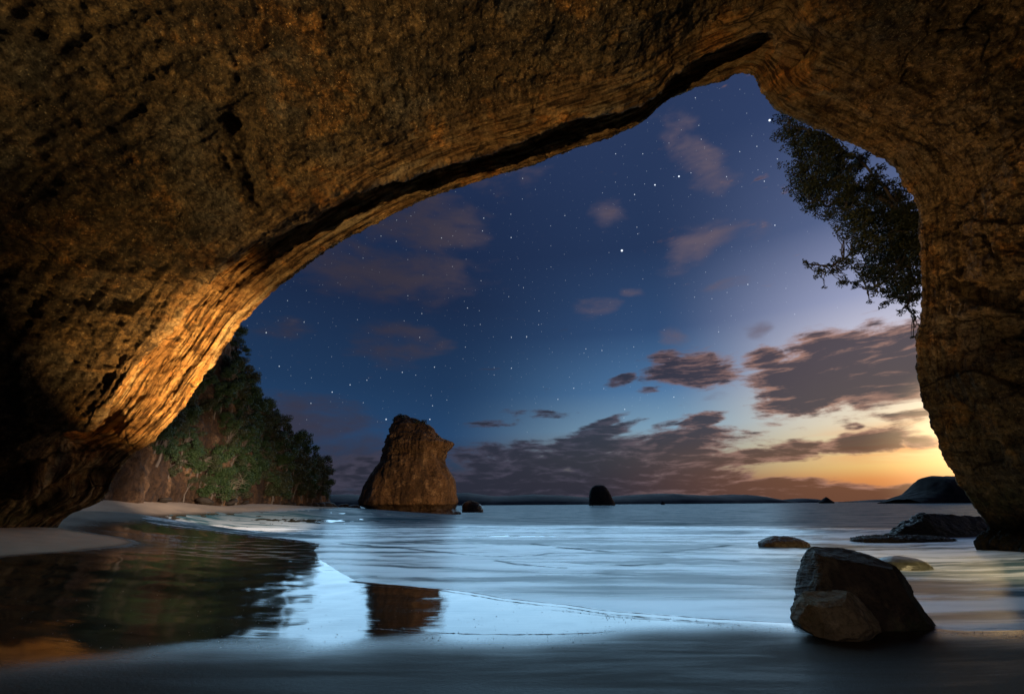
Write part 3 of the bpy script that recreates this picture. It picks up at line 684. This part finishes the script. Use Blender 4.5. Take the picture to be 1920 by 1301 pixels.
def strata(G, zs, H):
    t_ = (G[..., 0]*.75+G[..., 2]*1.25+.3*G[..., 1]); Q = np.stack([t_*3.2, G[..., 0]*.5, G[..., 1]*.5], -1)
    return .55*fbm3(Q, 4, .6, 201, True)+.35*fbm3(Q*3, 3, .6, 207)
stack_lv = [(783, 743, 764), (790, 741, 784), (800, 737, 800), (812, 736, 813), (824, 732, 826), (832, 731, 843), (838, 730, 842), (848, 728, 831), (864, 720, 829), (880, 708, 838), (895, 700, 846), (910, 694, 851), (925, 686, 854), (938, 679, 857), (946, 678, 858), (950, 686, 859), (957, 690, 861)]
def stack_wave(G, zs, H):
    zrel = (G[..., 2]-G[..., 2].min())/H
    led = .55*fbm3(G/np.array([5, 5, 1.5]), 4, .6, 211, True)*sstep(.45, .62, zrel) + .42*fbm3(G/np.array([2.4, 2.4, 16]), 4, .6, 215, True)*(.4+.6*sstep(.3, .6, zrel)) + .5*fbm3(G/np.array([6, 6, 9]), 3, .5, 219)
    return led*.85 - .8*np.exp(-((zrel-.06)/.035)**2) + .8*np.exp(-((zrel-.66)/.05)**2)*fbm3(G/9, 2, .5, 4)
loft('sea_stack', stack_lv, 174, M['stack'], .75, .048, (420, 300), 5, 1.0, 'tall tapering sandstone sea stack with a hooked top, standing in the shallows', 'sea stack', sink=1.5, vert=True, wave=stack_wave)
loft('sea_rock', [(938.5, 878, 888), (942, 870, 896), (948, 867, 902), (955, 866, 906)], 176, M['stack'], .8, .05, (90, 60), 11, 1, 'low rounded rock at the right foot of the tall sea stack', 'rock', sink=1)
loft('sea_stack', [(910, 1115, 1132), (914, 1110, 1137), (922, 1106, 1142), (932, 1105, 1146), (943.5, 1104, 1152)], 900, M['headland'], .8, .03, (90, 70), 13, 1, 'dark stubby rounded sea stack far out on the horizon', 'sea stack', sink=4)
loft('sea_rock', [(931.5, 1548, 1549), (935, 1544, 1553), (938, 1541, 1557), (940.5, 1537, 1562)], 1300, M['headland'], .8, .04, (40, 30), 15, 1, 'tiny pointed rock islet on the horizon under the sunset', 'rock', sink=4)
loft('sea_rock', [(939.5, 1241, 1243), (942.5, 1239, 1246)], 1100, M['headland'], .8, .02, (24, 16), 16, 1, 'speck of a rock on the horizon right of the far stubby stack', 'rock', sink=4)

# foreground boulders and reefs
loft('boulder', [(1025, 1534, 1566), (1028, 1528, 1590), (1036, 1523, 1618), (1050, 1520, 1650), (1064, 1518, 1672), (1080, 1516, 1690), (1094, 1514, 1702), (1104, 1512, 1701), (1112, 1510, 1695), (1125, 1507, 1702), (1142, 1503, 1710), (1158, 1500, 1722), (1170, 1500, 1738), (1180, 1503, 1738)],
     7.25, M['boulder'], .55, .036, (420, 300), 23, 1, 'big dark slanting boulder with flat top, half out of the foam', 'boulder', sink=.2, box=4.0, wave=strata, cuts=[(-.05, -1, .30, .72), (.75, -.8, .35, .80), (.15, -.35, 1, .80), (-.9, -.6, .1, .86), (.2, -.9, -.3, .8)])
loft('boulder', [(1109, 1520, 1580), (1112, 1513, 1598), (1122, 1508, 1612), (1136, 1503, 1622), (1150, 1497, 1634), (1164, 1496, 1644), (1174, 1502, 1640), (1184, 1514, 1624), (1194, 1536, 1606), (1203, 1562, 1588)],
     6.45, M['boulder_pale'], .62, .045, (320, 220), 29, 1, 'smaller pale brown boulder leaning on the front of the big one', 'boulder', sink=.25, box=4.0, wave=strata, cuts=[(-.1, -1, .1, .74), (.55, -.8, .55, .68), (-.15, -.35, 1, .80), (-.8, -.75, .15, .78), (.3, -.8, -.45, .8)])
loft('boulder_shard', [(1158, 1700, 1712), (1162, 1700, 1728), (1166, 1700, 1744), (1171, 1700, 1758), (1176, 1700, 1762)], 7.3, M['boulder'], .5, .08, (90, 50), 31, 1, 'thin low rock shard at the right foot of the big boulder', 'rock', sink=.1)
def Yof(px, py, z=0.0): return float(onz(px, py, z)[1])
loft('sea_rock', [(1005, 1450, 1470), (1007.5, 1442, 1486), (1011, 1435, 1498), (1016, 1428, 1508), (1019, 1426, 1512)], Yof(1465, 1018, .05), M['reef'], .7, .10, (110, 60), 37, 1, 'small smooth black rock breaking the milky water left of the reef', 'rock', sink=.3)
loft('reef', [(965, 1722, 1738), (967, 1722, 1775), (970, 1720, 1825), (975, 1718, 1850), (981, 1708, 1854), (987, 1694, 1856), (996, 1684, 1860), (1004, 1675, 1862)], Yof(1770, 1002, 0), M['reef'], .45, .14, (200, 90), 41, .6, 'flat topped dark reef jutting from the base of the right wall', 'reef', sink=.4, box=3, cuts=[(0, -1, .6, .6), (-.5, -.8, .4, .7)], wave=strata)
loft('reef', [(1004.5, 1655, 1700), (1006, 1630, 1740), (1008, 1615, 1760), (1011, 1605, 1775)], Yof(1690, 1010, .02), M['reef'], .5, .5, (150, 40), 43, .3, 'thin awash ledge of dark rock in front of the flat reef', 'reef', sink=.2)
loft('sea_rock', [(1043, 1672, 1696), (1046, 1660, 1712), (1051, 1648, 1724), (1060, 1642, 1735), (1066, 1640, 1738)], Yof(1690, 1064, .1), M['rock_washed'], .8, .03, (110, 50), 47, 1, 'pale rounded wave washed rock right behind the big boulder', 'rock', sink=.2)

# ------------------------------------------------------------------ far land
def ridge(name, pts, Y, depth, material, amp=.04, seed=1, cols_=260, kind=None, label=None, cat=None, pw=.6):
    pts = np.array(pts, float); px = np.linspace(pts[0, 0], pts[-1, 0], cols_); py = np.interp(px, pts[:, 0], pts[:, 1])
    T = np.array([at(a, c, Y) for a, c in zip(px, py)])
    h = T[:, 2]
    v = np.linspace(-1, 1, 41)
    X = T[:, 0][:, None]+0*v; Yy = Y+depth*v[None]+0*X; sh = np.clip(1-np.abs(v)**2.4, 0, 1)**pw
    Z = -5 + (h[:, None]+5)*sh[None]
    G = np.stack([X, Yy, Z], -1); hh = max(h.max(), 1)
    G[..., 2] += amp*hh*fbm3(G/(hh*.8), 4, .55, seed)*sh; G[..., 1] += amp*hh*3*fbm3(G/(hh*1.3), 4, .55, seed+5)
    o = mesh_obj(name, G, grid_faces(*G.shape[:2]), material)
    return tag(o, label, cat, None, kind)
ridge('far_hills', [(540, 944), (600, 928), (660, 927), (700, 930), (760, 926), (850, 925), (880, 924), (930, 931), (1000, 927), (1050, 929), (1100, 933), (1160, 930), (1200, 927), (1240, 925), (1290, 928), (1320, 929), (1370, 927), (1390, 929), (1408, 935), (1425, 942)], 2600, 400, M['far_hill'], .05, 3, 420, 'structure')
ridge('far_island', [(1464, 941), (1475, 936), (1500, 934), (1520, 935), (1540, 940)], 3200, 150, M['far_hill'], .05, 8, 80, 'structure')
ridge('distant_shore', [(1590, 940), (1640, 936.5), (1700, 935), (1760, 938)], 4200, 150, M['far_hill'], .03, 9, 60, 'structure')
ridge('headland', [(1684, 937), (1700, 931), (1715, 925), (1726, 919), (1732, 908), (1738, 897), (1750, 894), (1780, 893), (1830, 894), (1880, 892), (1950, 890), (2050, 900)], 1100, 70, M['headland'], .10, 12, 300, 'structure', pw=.35)

# ------------------------------------------------------------------ left cliff
cl = [(60, 930, 46, 430, 60), (150, 932, 50, 470, 64), (250, 934, 60, 520, 74), (330, 937, 70, 545, 84), (400, 939, 80, 590, 92), (432, 940, 86, 640, 98), (448, 940.5, 89, 700, 101), (475, 941, 94, 752, 106), (510, 943, 104, 800, 114), (550, 945, 118, 846, 126), (590, 947, 132, 885, 138), (612, 949, 142, 925, 145), (622, 951, 147, 946, 150)]
cl = np.array(cl, float); nc = 420
d_ = np.r_[0, np.cumsum(np.abs(np.diff(cl[:, 0])))]; uu = np.linspace(0, d_[-1], nc)
C5 = np.stack([np.interp(uu, d_, cl[:, i]) for i in range(5)], 1)
foot = np.array([at(a, b_, c_) for a, b_, c_, _, _ in C5]); top = np.array([at(a, d2_, e_) for a, _, _, d2_, e_ in C5])
foot[:, 2] -= 1.0
nv = 220; vv_ = np.linspace(0, 1, nv)
prof_h = vv_**.9; prof_d = .15*vv_+.85*vv_**2.2
G = foot[:, None]*(1-prof_d)[None, :, None] + top[:, None]*prof_d[None, :, None]
G[..., 2] = foot[:, 2][:, None]*(1-prof_h)+top[:, 2][:, None]*prof_h
bk = top[:, None]+np.linspace(0.2, 30, 12)[None, :, None]*np.array([-.6, .8, .15])
G = np.concatenate([G, bk], 1)
N = vnormals(G); sg = np.sign((N*np.array([1, -1, .3])).sum(-1, keepdims=True)); N = N*np.where(sg == 0, 1, sg)
fade = np.clip((top[:, 2]-foot[:, 2])/12, .1, 1)[:, None]
G = G + N*((1.9*fbm3(G/9, 3, .5, 91)+1.0*(fbm3(G/np.array([4, 4, 9]), 4, .55, 95, True)-.1)+.3*fbm3(G/1.2, 3, .6, 97))*fade)[..., None]
cliffG = G
cliff = mesh_obj('cliff', G, grid_faces(*G.shape[:2]), M['cliff']); tag(cliff, kind='structure')

# ------------------------------------------------------------------ foliage
def leaf_mat(name, a, b2, c3):
    m, q, b = mat(name)
    oi = q.new('ShaderNodeTexCoord').outputs['Object']
    r = q.noise(oi, 1.4, 4, .7)
    c = q.mix(q.rng(r, .35, .55), a, b2); c = q.mix(q.math('MULTIPLY', q.rng(q.noise(oi, 6, 2, .6), .55, .65), .6), c, c3)
    q.put(b.inputs['Base Color'], c); b.inputs['Roughness'].default_value = .55; b.inputs['Specular IOR Level'].default_value = .3
    return m
M['leaf'] = leaf_mat('leaves', (.016, .036, .010), (.038, .066, .018), (.065, .085, .028))
M['leaf3'] = leaf_mat('leaves_dark', (.012, .030, .010), (.028, .055, .018), (.05, .08, .03))
M['leaf2'] = leaf_mat('leaves_olive', (.020, .026, .010), (.042, .048, .018), (.075, .072, .028))
M['bark'], q, b = mat('bark')
p = q.new('ShaderNodeTexCoord').outputs['Object']
bk_ = q.noise(q.mapping(p, sc=(3, 3, .6)), 2, 5, .6)
q.put(b.inputs['Base Color'], q.mix(bk_, (.05, .035, .025), (.17, .13, .10))); b.inputs['Roughness'].default_value = .9; bump(q, b, bk_, .6, .04)
M['deadwood'], q, b = mat('dead_wood')
p = q.new('ShaderNodeTexCoord').outputs['Object']
q.put(b.inputs['Base Color'], q.mix(q.noise(p, 3, 4, .6), (.10, .08, .05), (.28, .23, .16))); b.inputs['Roughness'].default_value = .9

def leaves(centres, radii, count, size, seed=0, flat=1.0):
    """many small leaf faces filling clumps, denser at the clump's skin"""
    rs = np.random.RandomState(seed); centres = np.asarray(centres, float); radii = np.asarray(radii, float)
    w = radii**2; w = w/w.sum(); idx = rs.choice(len(centres), count, p=w)
    d = rs.normal(size=(count, 3)); d /= np.linalg.norm(d, axis=1)[:, None]
    rr = rs.uniform(.25, 1, count)**.5
    C = centres[idx] + d*(rr*radii[idx])[:, None]*np.array([1, 1, flat])
    n_ = d + rs.normal(size=(count, 3))*.7 + np.array([0, 0, .4]); n_ /= np.linalg.norm(n_, axis=1)[:, None]
    t = np.cross(n_, rs.normal(size=(count, 3))); t /= np.linalg.norm(t, axis=1)[:, None]; b_ = np.cross(n_, t)
    s = (size*rs.uniform(.6, 1.4, count))[:, None]
    V = np.stack([C-t*s, C-b_*s*.45+n_*s*.1, C+t*s, C+b_*s*.45+n_*s*.1], 1)
    return V.reshape(-1, 3), np.arange(count*4).reshape(-1, 4)
def tubes(paths, sides=6):
    V, Fq = [], []
    for P, r in paths:
        P = np.asarray(P, float); r = np.asarray(r, float)
        T = np.gradient(P, axis=0); T /= np.maximum(np.linalg.norm(T, axis=1), 1e-9)[:, None]
        a = np.cross(T, [0.31, .2, .9]); a /= np.maximum(np.linalg.norm(a, axis=1), 1e-9)[:, None]; b_ = np.cross(T, a)
        th = np.linspace(0, 2*np.pi, sides, endpoint=False)
        ring = P[:, None]+r[:, None, None]*(np.cos(th)[None, :, None]*a[:, None]+np.sin(th)[None, :, None]*b_[:, None])
        off = sum(len(v) for v in V); V.append(ring.reshape(-1, 3)); k = len(P)
        for i in range(k-1):
            for j in range(sides):
                Fq.append((off+i*sides+j, off+i*sides+(j+1) % sides, off+(i+1)*sides+(j+1) % sides, off+(i+1)*sides+j))
    return np.concatenate(V), np.array(Fq)
def bent(p0, p1, k=7, wob=.1, rs=np.random):
    p0 = np.asarray(p0, float); p1 = np.asarray(p1, float); t = np.linspace(0, 1, k)[:, None]
    P = p0+(p1-p0)*t; L_ = np.linalg.norm(p1-p0)
    P[1:-1] += rs.normal(size=(k-2, 3))*wob*L_*.35; P[:, 2] += (np.sin(t[:, 0]*np.pi))*wob*L_; return P

def make_tree(seed, h=6.0, w=3.4, nclump=16, nleaf=2600, leafsz=.16, mat_='leaf', label=None, group=None):
    rs = np.random.RandomState(seed); root = empty('cliff_tree')
    cs, rad, paths = [], [], []
    tp = bent((0, 0, -1.0), (rs.uniform(-.5, .5), rs.uniform(-.5, .5), h*.55), 8, .06, rs)
    paths.append((tp, np.linspace(.24, .12, 8)))
    for i in range(nclump):
        a = rs.uniform(0, 2*np.pi); q_ = rs.uniform(.1, 1)**.6; zz_ = h*(.18+.77*rs.uniform(0, 1)*(1-.45*q_))
        c = np.array([math.cos(a)*q_*w*.8, math.sin(a)*q_*w*.8, zz_]); cs.append(c); rad.append(rs.uniform(.55, 1.15)*w*.30)
        k = rs.randint(3, 8); paths.append((bent(tp[k], c, 6, .12, rs), np.linspace(.10, .02, 6)))
    V, Fq = tubes(paths, 5); mesh_obj('trunk', V, Fq, M['bark'], root)
    V, Fq = leaves(cs, rad, nleaf, leafsz, seed, .75); mesh_obj('crown', V, Fq, M[mat_], root, smooth=False)
    tag(root, label, 'tree', group); return root
def copy_tree(root):
    r = root.copy(); COL.objects.link(r)
    for ch in root.children:
        c = ch.copy(); COL.objects.link(c); c.parent = r
    return r
protos = [make_tree(101, 6, 3.4, 24, 5200, .13, 'leaf'), make_tree(102, 7, 3.0, 22, 5000, .13, 'leaf3'), make_tree(103, 4.5, 3.6, 20, 4600, .12, 'leaf2'), make_tree(104, 8, 2.6, 26, 4200, .12, 'leaf2')]
used = [False]*4
qx, qy = project(cliffG[:, :nv])
def cliff_point(px, py):
    k = np.unravel_index(np.argmin((qx-px)**2+(qy-py)**2), qx.shape); return cliffG[k[0], k[1]]
rs = np.random.RandomState(12)
spots = []
# skyline trees
for px, py, s, lab in [(428, 640, .75, 'dark narrow tree high on the cliff beside the glowing arch edge'), (440, 672, .8, 'tree on the steep cliff brow just under the topmost one'), (448, 712, .85, 'bushy tree bulging out from the cliff brow at mid height'),
    (456, 745, .8, 'tree at the notch where the cliff skyline begins to slope right'), (478, 775, .7, 'low tree on the skyline below the steep brow'), (500, 792, .65, 'skyline tree standing in front of the loose gangly one'), (512, 806, .95, 'tall gangly tree poking above the cliff skyline'),
    (530, 828, .7, 'round crowned tree halfway down the sloping skyline'), (548, 842, .75, 'skyline tree right of the round crowned one'), (566, 858, .8, 'tree near the lower end of the cliff skyline'), (584, 872, .85, 'broad tree just before the last tree of the headland'),
    (602, 893, .95, 'last tree of the cliff, leaning out over the rocks toward the sea stack')]:
    spots.append((px, py, s, lab, None))
# the wooded slope
bare = [(385, 815, 42, 45), (405, 700, 22, 45), (255, 890, 60, 42), (350, 905, 22, 18), (475, 925, 26, 14), (360, 770, 20, 30)]
tries = 0
got = []
while len(got) < 140 and tries < 9000:
    tries += 1
    px = rs.uniform(290, 606); ytop = np.interp(px, cl[:, 0], cl[:, 3]); py = rs.uniform(max(ytop+8, 690), 936 if px > 330 else 905)
    if any(((px-a)/c_)**2+((py-b_)/d2_)**2 < 1 for a, b_, c_, d2_ in bare): continue
    if px < 330 and py > 840 and rs.rand() < .6: continue
    if any(abs(px-g[0])**2+abs(py-g[1])**2 < 11**2 for g in got): continue
    got.append((px, py))
for px, py in got: spots.append((px, py, rs.uniform(.42, .85), None, 'trees packed on the cliff slope'))
for i, (px, py, s, lab, grp) in enumerate(spots):
    k = i % 4
    if not used[k]: o = protos[k]; used[k] = True
    else: o = copy_tree(protos[k])
    P = cliff_point(px, py)
    s2 = 1.45*s*(P[1]/95)**.75
    o.location = (P[0], P[1], P[2]-1.0*s2); o.rotation_euler = (rs.uniform(-.12, .12), rs.uniform(-.05, .30), rs.uniform(0, 6.28)); o.scale = (s2, s2, s2*rs.uniform(.8, 1.1))
    o['group'] = 'trees along the cliff skyline' if lab else grp
    if lab: o['label'] = lab
    else: o['label'] = 'dark green bushy tree packed among others on the cliff slope'
    o['category'] = 'tree'

# shrubs on top of the sea stack
def make_shrub(seed, label):
    rs_ = np.random.RandomState(seed); root = empty('shrub'); cs = rs_.normal(size=(6, 3))*np.array([.9, .9, .4])+np.array([0, 0, 1.1])
    V, Fq = tubes([(bent((0, 0, -.6), c, 5, .1, rs_), np.linspace(.10, .03, 5)) for c in cs], 5); mesh_obj('stem', V, Fq, M['bark'], root)
    V, Fq = leaves(cs, np.full(6, .9), 900, .17, seed, .8); mesh_obj('foliage', V, Fq, M['leaf2'], root, smooth=False)
    return tag(root, label, 'shrub', 'shrubs on the sea stack')
sh0 = make_shrub(300, 'x')
for i, (px, py, s, lab) in enumerate([(746, 788, 1.0, 'scrubby bush at the left end of the sea stack summit'), (758, 787, 1.2, 'low bush in the middle of the sea stack summit'), (770, 792, .9, 'small bush right of the middle summit bush on the sea stack'), (784, 800, 1.5, 'largest round bush on the right shoulder of the sea stack'),
    (796, 806, .9, 'bush just below the largest one on the sea stack'), (806, 814, 1.1, 'bush halfway down the sea stack right shoulder'), (816, 823, .8, 'tiny bush nearest the hooked beak of the sea stack')]):
    o = sh0 if i == 0 else copy_tree(sh0)
    P = at(px, py+2, 171+i % 3); o.location = P; o.scale = (s, s, s); o.rotation_euler = (0, 0, i*1.7); o['label'] = lab

# the big tree hanging in from the right, outside the arch
rt = empty('pohutukawa_tree', (0, 0, 0))
YT = 25.0
rs = np.random.RandomState(77)
clumps = [(1478, 228, 20), (1480, 255, 24), (1505, 250, 22), (1530, 262, 26), (1555, 285, 26), (1500, 300, 24), (1495, 335, 22), (1508, 365, 22), (1535, 330, 30), (1570, 320, 22), (1550, 375, 28), (1580, 395, 24), (1610, 300, 18), (1520, 385, 14),
          (1600, 350, 16), (1630, 340, 16), (1650, 370, 22), (1640, 410, 26), (1600, 430, 24), (1680, 390, 24), (1680, 440, 30), (1705, 480, 34), (1640, 460, 28), (1605, 470, 20), (1580, 440, 12), (1660, 500, 28), (1700, 530, 26), (1710, 420, 24),
          (1620, 510, 20), (1590, 495, 16), (1570, 485, 10), (1560, 505, 14), (1535, 515, 13), (1518, 497, 7), (1510, 490, 4), (1580, 525, 14), (1605, 535, 12), (1640, 545, 14), (1670, 550, 14), (1700, 570, 13), (1715, 590, 9), (1655, 572, 8), (1630, 565, 6), (1715, 555, 14), (1712, 632, 4), (1720, 610, 5), (1690, 585, 7), (1545, 540, 4)]
clumps += [(1640, 318, 13), (1668, 345, 16), (1692, 372, 18), (1706, 398, 20), (1718, 430, 18), (1615, 300, 12), (1590, 320, 24), (1625, 345, 22), (1660, 380, 26), (1695, 415, 26), (1600, 400, 26), (1670, 420, 26), (1708, 470, 26), (1715, 550, 20), (1575, 350, 24), (1540, 270, 22), (1560, 330, 26), (1590, 375, 24), (1625, 375, 24), (1620, 420, 26), (1660, 470, 28), (1690, 500, 30), (1715, 450, 28), (1550, 300, 24), (1515, 280, 24), (1520, 350, 26), (1680, 545, 20), (1650, 525, 20), (1712, 520, 26), (1715, 400, 20), (1580, 300, 18), (1640, 500, 22)]
cs, rad = [], []
for px, py, r in clumps:
    P = at(px, py, YT+rs.uniform(-1.6, 1.6)); cs.append(P); rad.append(r/F_*np.linalg.norm(P)*(.95 if r > 15 else .8))
cs = np.array(cs); rad = np.array(rad)
# smaller sprays round each clump give the ragged outline
c2, r2 = [], []
for c, r in zip(cs, rad):
    for _ in range(int(5+r*16)):
        d = rs.normal(size=3); d /= np.linalg.norm(d); c2.append(c+d*r*rs.uniform(.25, 1.0)); r2.append(r*rs.uniform(.22, .42)+.06)
V, Fq = leaves(c2, r2, 62000, .080, 5, .7); mesh_obj('crown', V, Fq, M['leaf2'], rt, smooth=False)
base = at(1850, 470, YT+3)
trunk_p = [base, at(1790, 440, YT+1), at(1740, 420, YT), at(1690, 400, YT), at(1650, 372, YT)]
paths = [(np.array(trunk_p), np.linspace(.34, .17, 5))]
limbs = [[(1690, 400), (1650, 345), (1610, 300), (1570, 285)], [(1650, 372), (1605, 350), (1570, 345), (1530, 335)], [(1740, 420), (1690, 430), (1650, 455), (1600, 470), (1560, 500), (1515, 495)], [(1740, 420), (1700, 480), (1665, 520), (1630, 545)],
         [(1700, 480), (1705, 530), (1700, 570), (1715, 595)], [(1600, 300), (1560, 265), (1510, 245), (1480, 235)], [(1605, 350), (1560, 385), (1520, 375)], [(1650, 455), (1620, 430), (1585, 400)]]
nodes = [np.array(trunk_p[2]), np.array(trunk_p[3]), np.array(trunk_p[4])]
for L_ in limbs:
    P = np.array([at(a, b_, YT+rs.uniform(-.6, .6)) for a, b_ in L_]); P = catmull(P, 12); P += rs.normal(size=P.shape)*.05
    paths.append((P, np.linspace(.12, .035, 12))); nodes += list(P[2:])
nodes = np.array(nodes)
for c in list(cs)+c2[::3]:
    k = np.argmin(np.linalg.norm(nodes-c, axis=1)); paths.append((bent(nodes[k], c, 6, .10, rs), np.linspace(.035, .010, 6)))
V, Fq = tubes(paths, 5); mesh_obj('trunk', V, Fq, M['bark'], rt)
tag(rt, 'big dark leafy tree hanging into the opening under the right side of the arch', 'tree')

# dead bush at the cliff foot
db = empty('dead_bush', tuple(cliff_point(415, 930)))
rs = np.random.RandomState(5); paths = []
for i in range(16):
    a = rs.uniform(-1.2, 1.4); L_ = rs.uniform(2.5, 5.0); e = np.array([math.sin(a)*L_*1.2, -1.0+rs.uniform(-1, 1), abs(math.cos(a))*L_])
    P = bent((0, -.5, -.3), e, 7, .12, rs); paths.append((P, np.linspace(.10, .02, 7)))
    for _ in range(3):
        k = rs.randint(2, 6); paths.append((bent(P[k], P[k]+rs.normal(size=3)*np.array([1.2, .6, .9])+np.array([0, 0, .5]), 5, .1, rs), np.linspace(.04, .012, 5)))
V, Fq = tubes(paths, 4); o = mesh_obj('branches', V, Fq, M['deadwood'], db)
tag(db, 'pale leafless bush with spreading branches at the foot of the cliff', 'bush')

# rubble at the cliff's end
def rubble(seed):
    rs_ = np.random.RandomState(seed); nu_, nv_ = 22, 14
    th = np.linspace(0, 2*np.pi, nu_, endpoint=False)[:, None]; ph = np.linspace(.02, np.pi-.02, nv_)[None]
    G_ = np.stack([np.cos(th)*np.sin(ph), np.sin(th)*np.sin(ph), np.cos(ph)+0*th], -1)
    G_ = G_*(1+.28*fbm3(G_*1.3+seed, 3, .6, seed))[..., None]*np.array([1, .8, .62]); return G_
rm = []
for s in (1, 2, 3, 4):
    o = mesh_obj('shore_rock', rubble(s*13), grid_faces(22, 14, True), M['rubble']); rm.append(o)
rs = np.random.RandomState(40)
rl = [(612, 948, 1.5), (600, 947, 1.2), (622, 950, 1.3), (634, 950, 1.0), (642, 951, 1.2), (651, 951, .9), (663, 952, 1.6), (671, 953, .8), (588, 947, .9), (577, 946, .8), (629, 952, .8), (606, 950, .7), (616, 952, .6), (640, 953, .6), (655, 953.5, .5), (565, 946.5, .6), (550, 945.5, .6), (538, 945, .5), (646, 949, 1.1), (594, 950, .6), (460, 942, .5), (433, 941, .8), (384, 939.5, .9), (310, 937, .5), (620, 947, 1.1), (667, 950.5, .7)]
for i, (px, py, s) in enumerate(rl):
    if i < 4: o = rm[i]
    else: o = rm[i % 4].copy(); COL.objects.link(o)
    Y = np.interp(px, cl[:, 0], cl[:, 2]) + (0 if px < 622 else (px-622)*.25)
    P = at(px, py, Y-2); o.location = P; o.scale = (s*1.5, s*1.4, s); o.rotation_euler = (rs.uniform(-.3, .3), rs.uniform(-.3, .3), rs.uniform(0, 6))
    tag(o, 'dark fallen rock in the rubble between the cliff and the sea stack' if px > 530 else 'small rock lying along the back of the dry beach', 'rock', 'rubble at the tip of the cliff' if px > 530 else 'rocks at the back of the beach')

# shell grit scattered on the wet sand and along the swash line
rs = np.random.RandomState(9); P = []
for i in range(520): P.append(hit(rs.uniform(20, 1150), 1215-120*rs.uniform(0, 1)**1.4))
for i in range(420):
    x = rs.uniform(960, 1920); P.append(hit(x, np.interp(x, [960, 1150, 1300, 1500, 1700, 1920], [1128, 1150, 1162, 1180, 1180, 1186])+abs(rs.normal())*7))
P = np.array(P); Vv, Ff = [], []
for i, c in enumerate(P):
    s = rs.uniform(.003, .010); k = len(Vv)
    for d in ((1, 0, 0), (0, 1, 0), (-1, 0, 0), (0, -1, 0), (0, 0, .7)): Vv.append(c+np.array(d)*s*rs.uniform(.6, 1.3)+np.array([0, 0, .002]))
    Ff += [(k, k+1, k+4), (k+1, k+2, k+4), (k+2, k+3, k+4), (k+3, k, k+4)]
m, q, b = mat('shell_grit')
q.put(b.inputs['Base Color'], q.mix(q.rng(q.noise(q.new('ShaderNodeTexCoord').outputs['Object'], 7, 2, .5), .45, .55), (.02, .018, .015), (.5, .46, .4))); b.inputs['Roughness'].default_value = .4
tag(mesh_obj('shell_grit', Vv, np.array(Ff), m, smooth=False), kind='stuff')

# thin lines of froth left by the last waves
def froth(name, pts, width, z0=.020, seed=0, n_=400):
    Q = catmull(np.array([hit(*a)[:2] for a in pts]), n_); T = np.gradient(Q, axis=0); T /= np.linalg.norm(T, axis=1)[:, None]; Nn_ = np.stack([-T[:, 1], T[:, 0]], 1)
    ar = np.arange(n_)/n_; S3 = np.stack([ar*60, ar*0, ar*0+seed], 1)
    w = width*np.clip(.6+.9*fbm3(S3, 4, .6, seed), .0, 2)*np.clip(np.minimum(ar, 1-ar)*8, 0, 1); Q = Q + Nn_*(fbm3(S3*.35, 4, .6, seed+4)*width*2.2)[:, None]
    off = np.linspace(-1, 1, 5); X = Q[:, 0][:, None]+Nn_[:, 0][:, None]*off*w[:, None]; Y = Q[:, 1][:, None]+Nn_[:, 1][:, None]*off*w[:, None]
    Z = gfull(X, Y)+z0+(1-off**2)[None]*w[:, None]*.35-.006
    return np.stack([X, Y, Z], -1)
m, q, b = mat('froth')
q.put(b.inputs['Base Color'], (.82, .84, .86, 1)); b.inputs['Roughness'].default_value = .6
bump(q, b, q.voro(q.new('ShaderNodeTexCoord').outputs['Object'], 60), .6, .01)
Vs, Fs, k = [], [], 0
for i, (pts, w, z0) in enumerate([([(655, 1094), (760, 1099), (860, 1110), (960, 1125), (1060, 1137), (1160, 1149), (1280, 1159), (1400, 1166), (1490, 1171)], .022, .026), ([(800, 1186), (900, 1188), (1000, 1189), (1090, 1187), (1160, 1182)], .012, .008),
      ([(262, 975), (300, 984), (380, 993), (470, 1004), (560, 1013), (605, 1021)], .10, .028), ([(700, 1178), (760, 1184), (800, 1187)], .008, .008), ([(1700, 1174), (1800, 1181), (1910, 1179)], .02, .026), ([(1020, 1142), (1160, 1156), (1300, 1166), (1420, 1172)], .012, .012)]):
    g_ = froth('f', pts, w, z0, 130+i*7); Vs.append(g_.reshape(-1, 3)); Fs.append(grid_faces(*g_.shape[:2])+k); k += g_.shape[0]*g_.shape[1]
tag(mesh_obj('froth', np.concatenate(Vs), np.concatenate(Fs), m), kind='stuff')
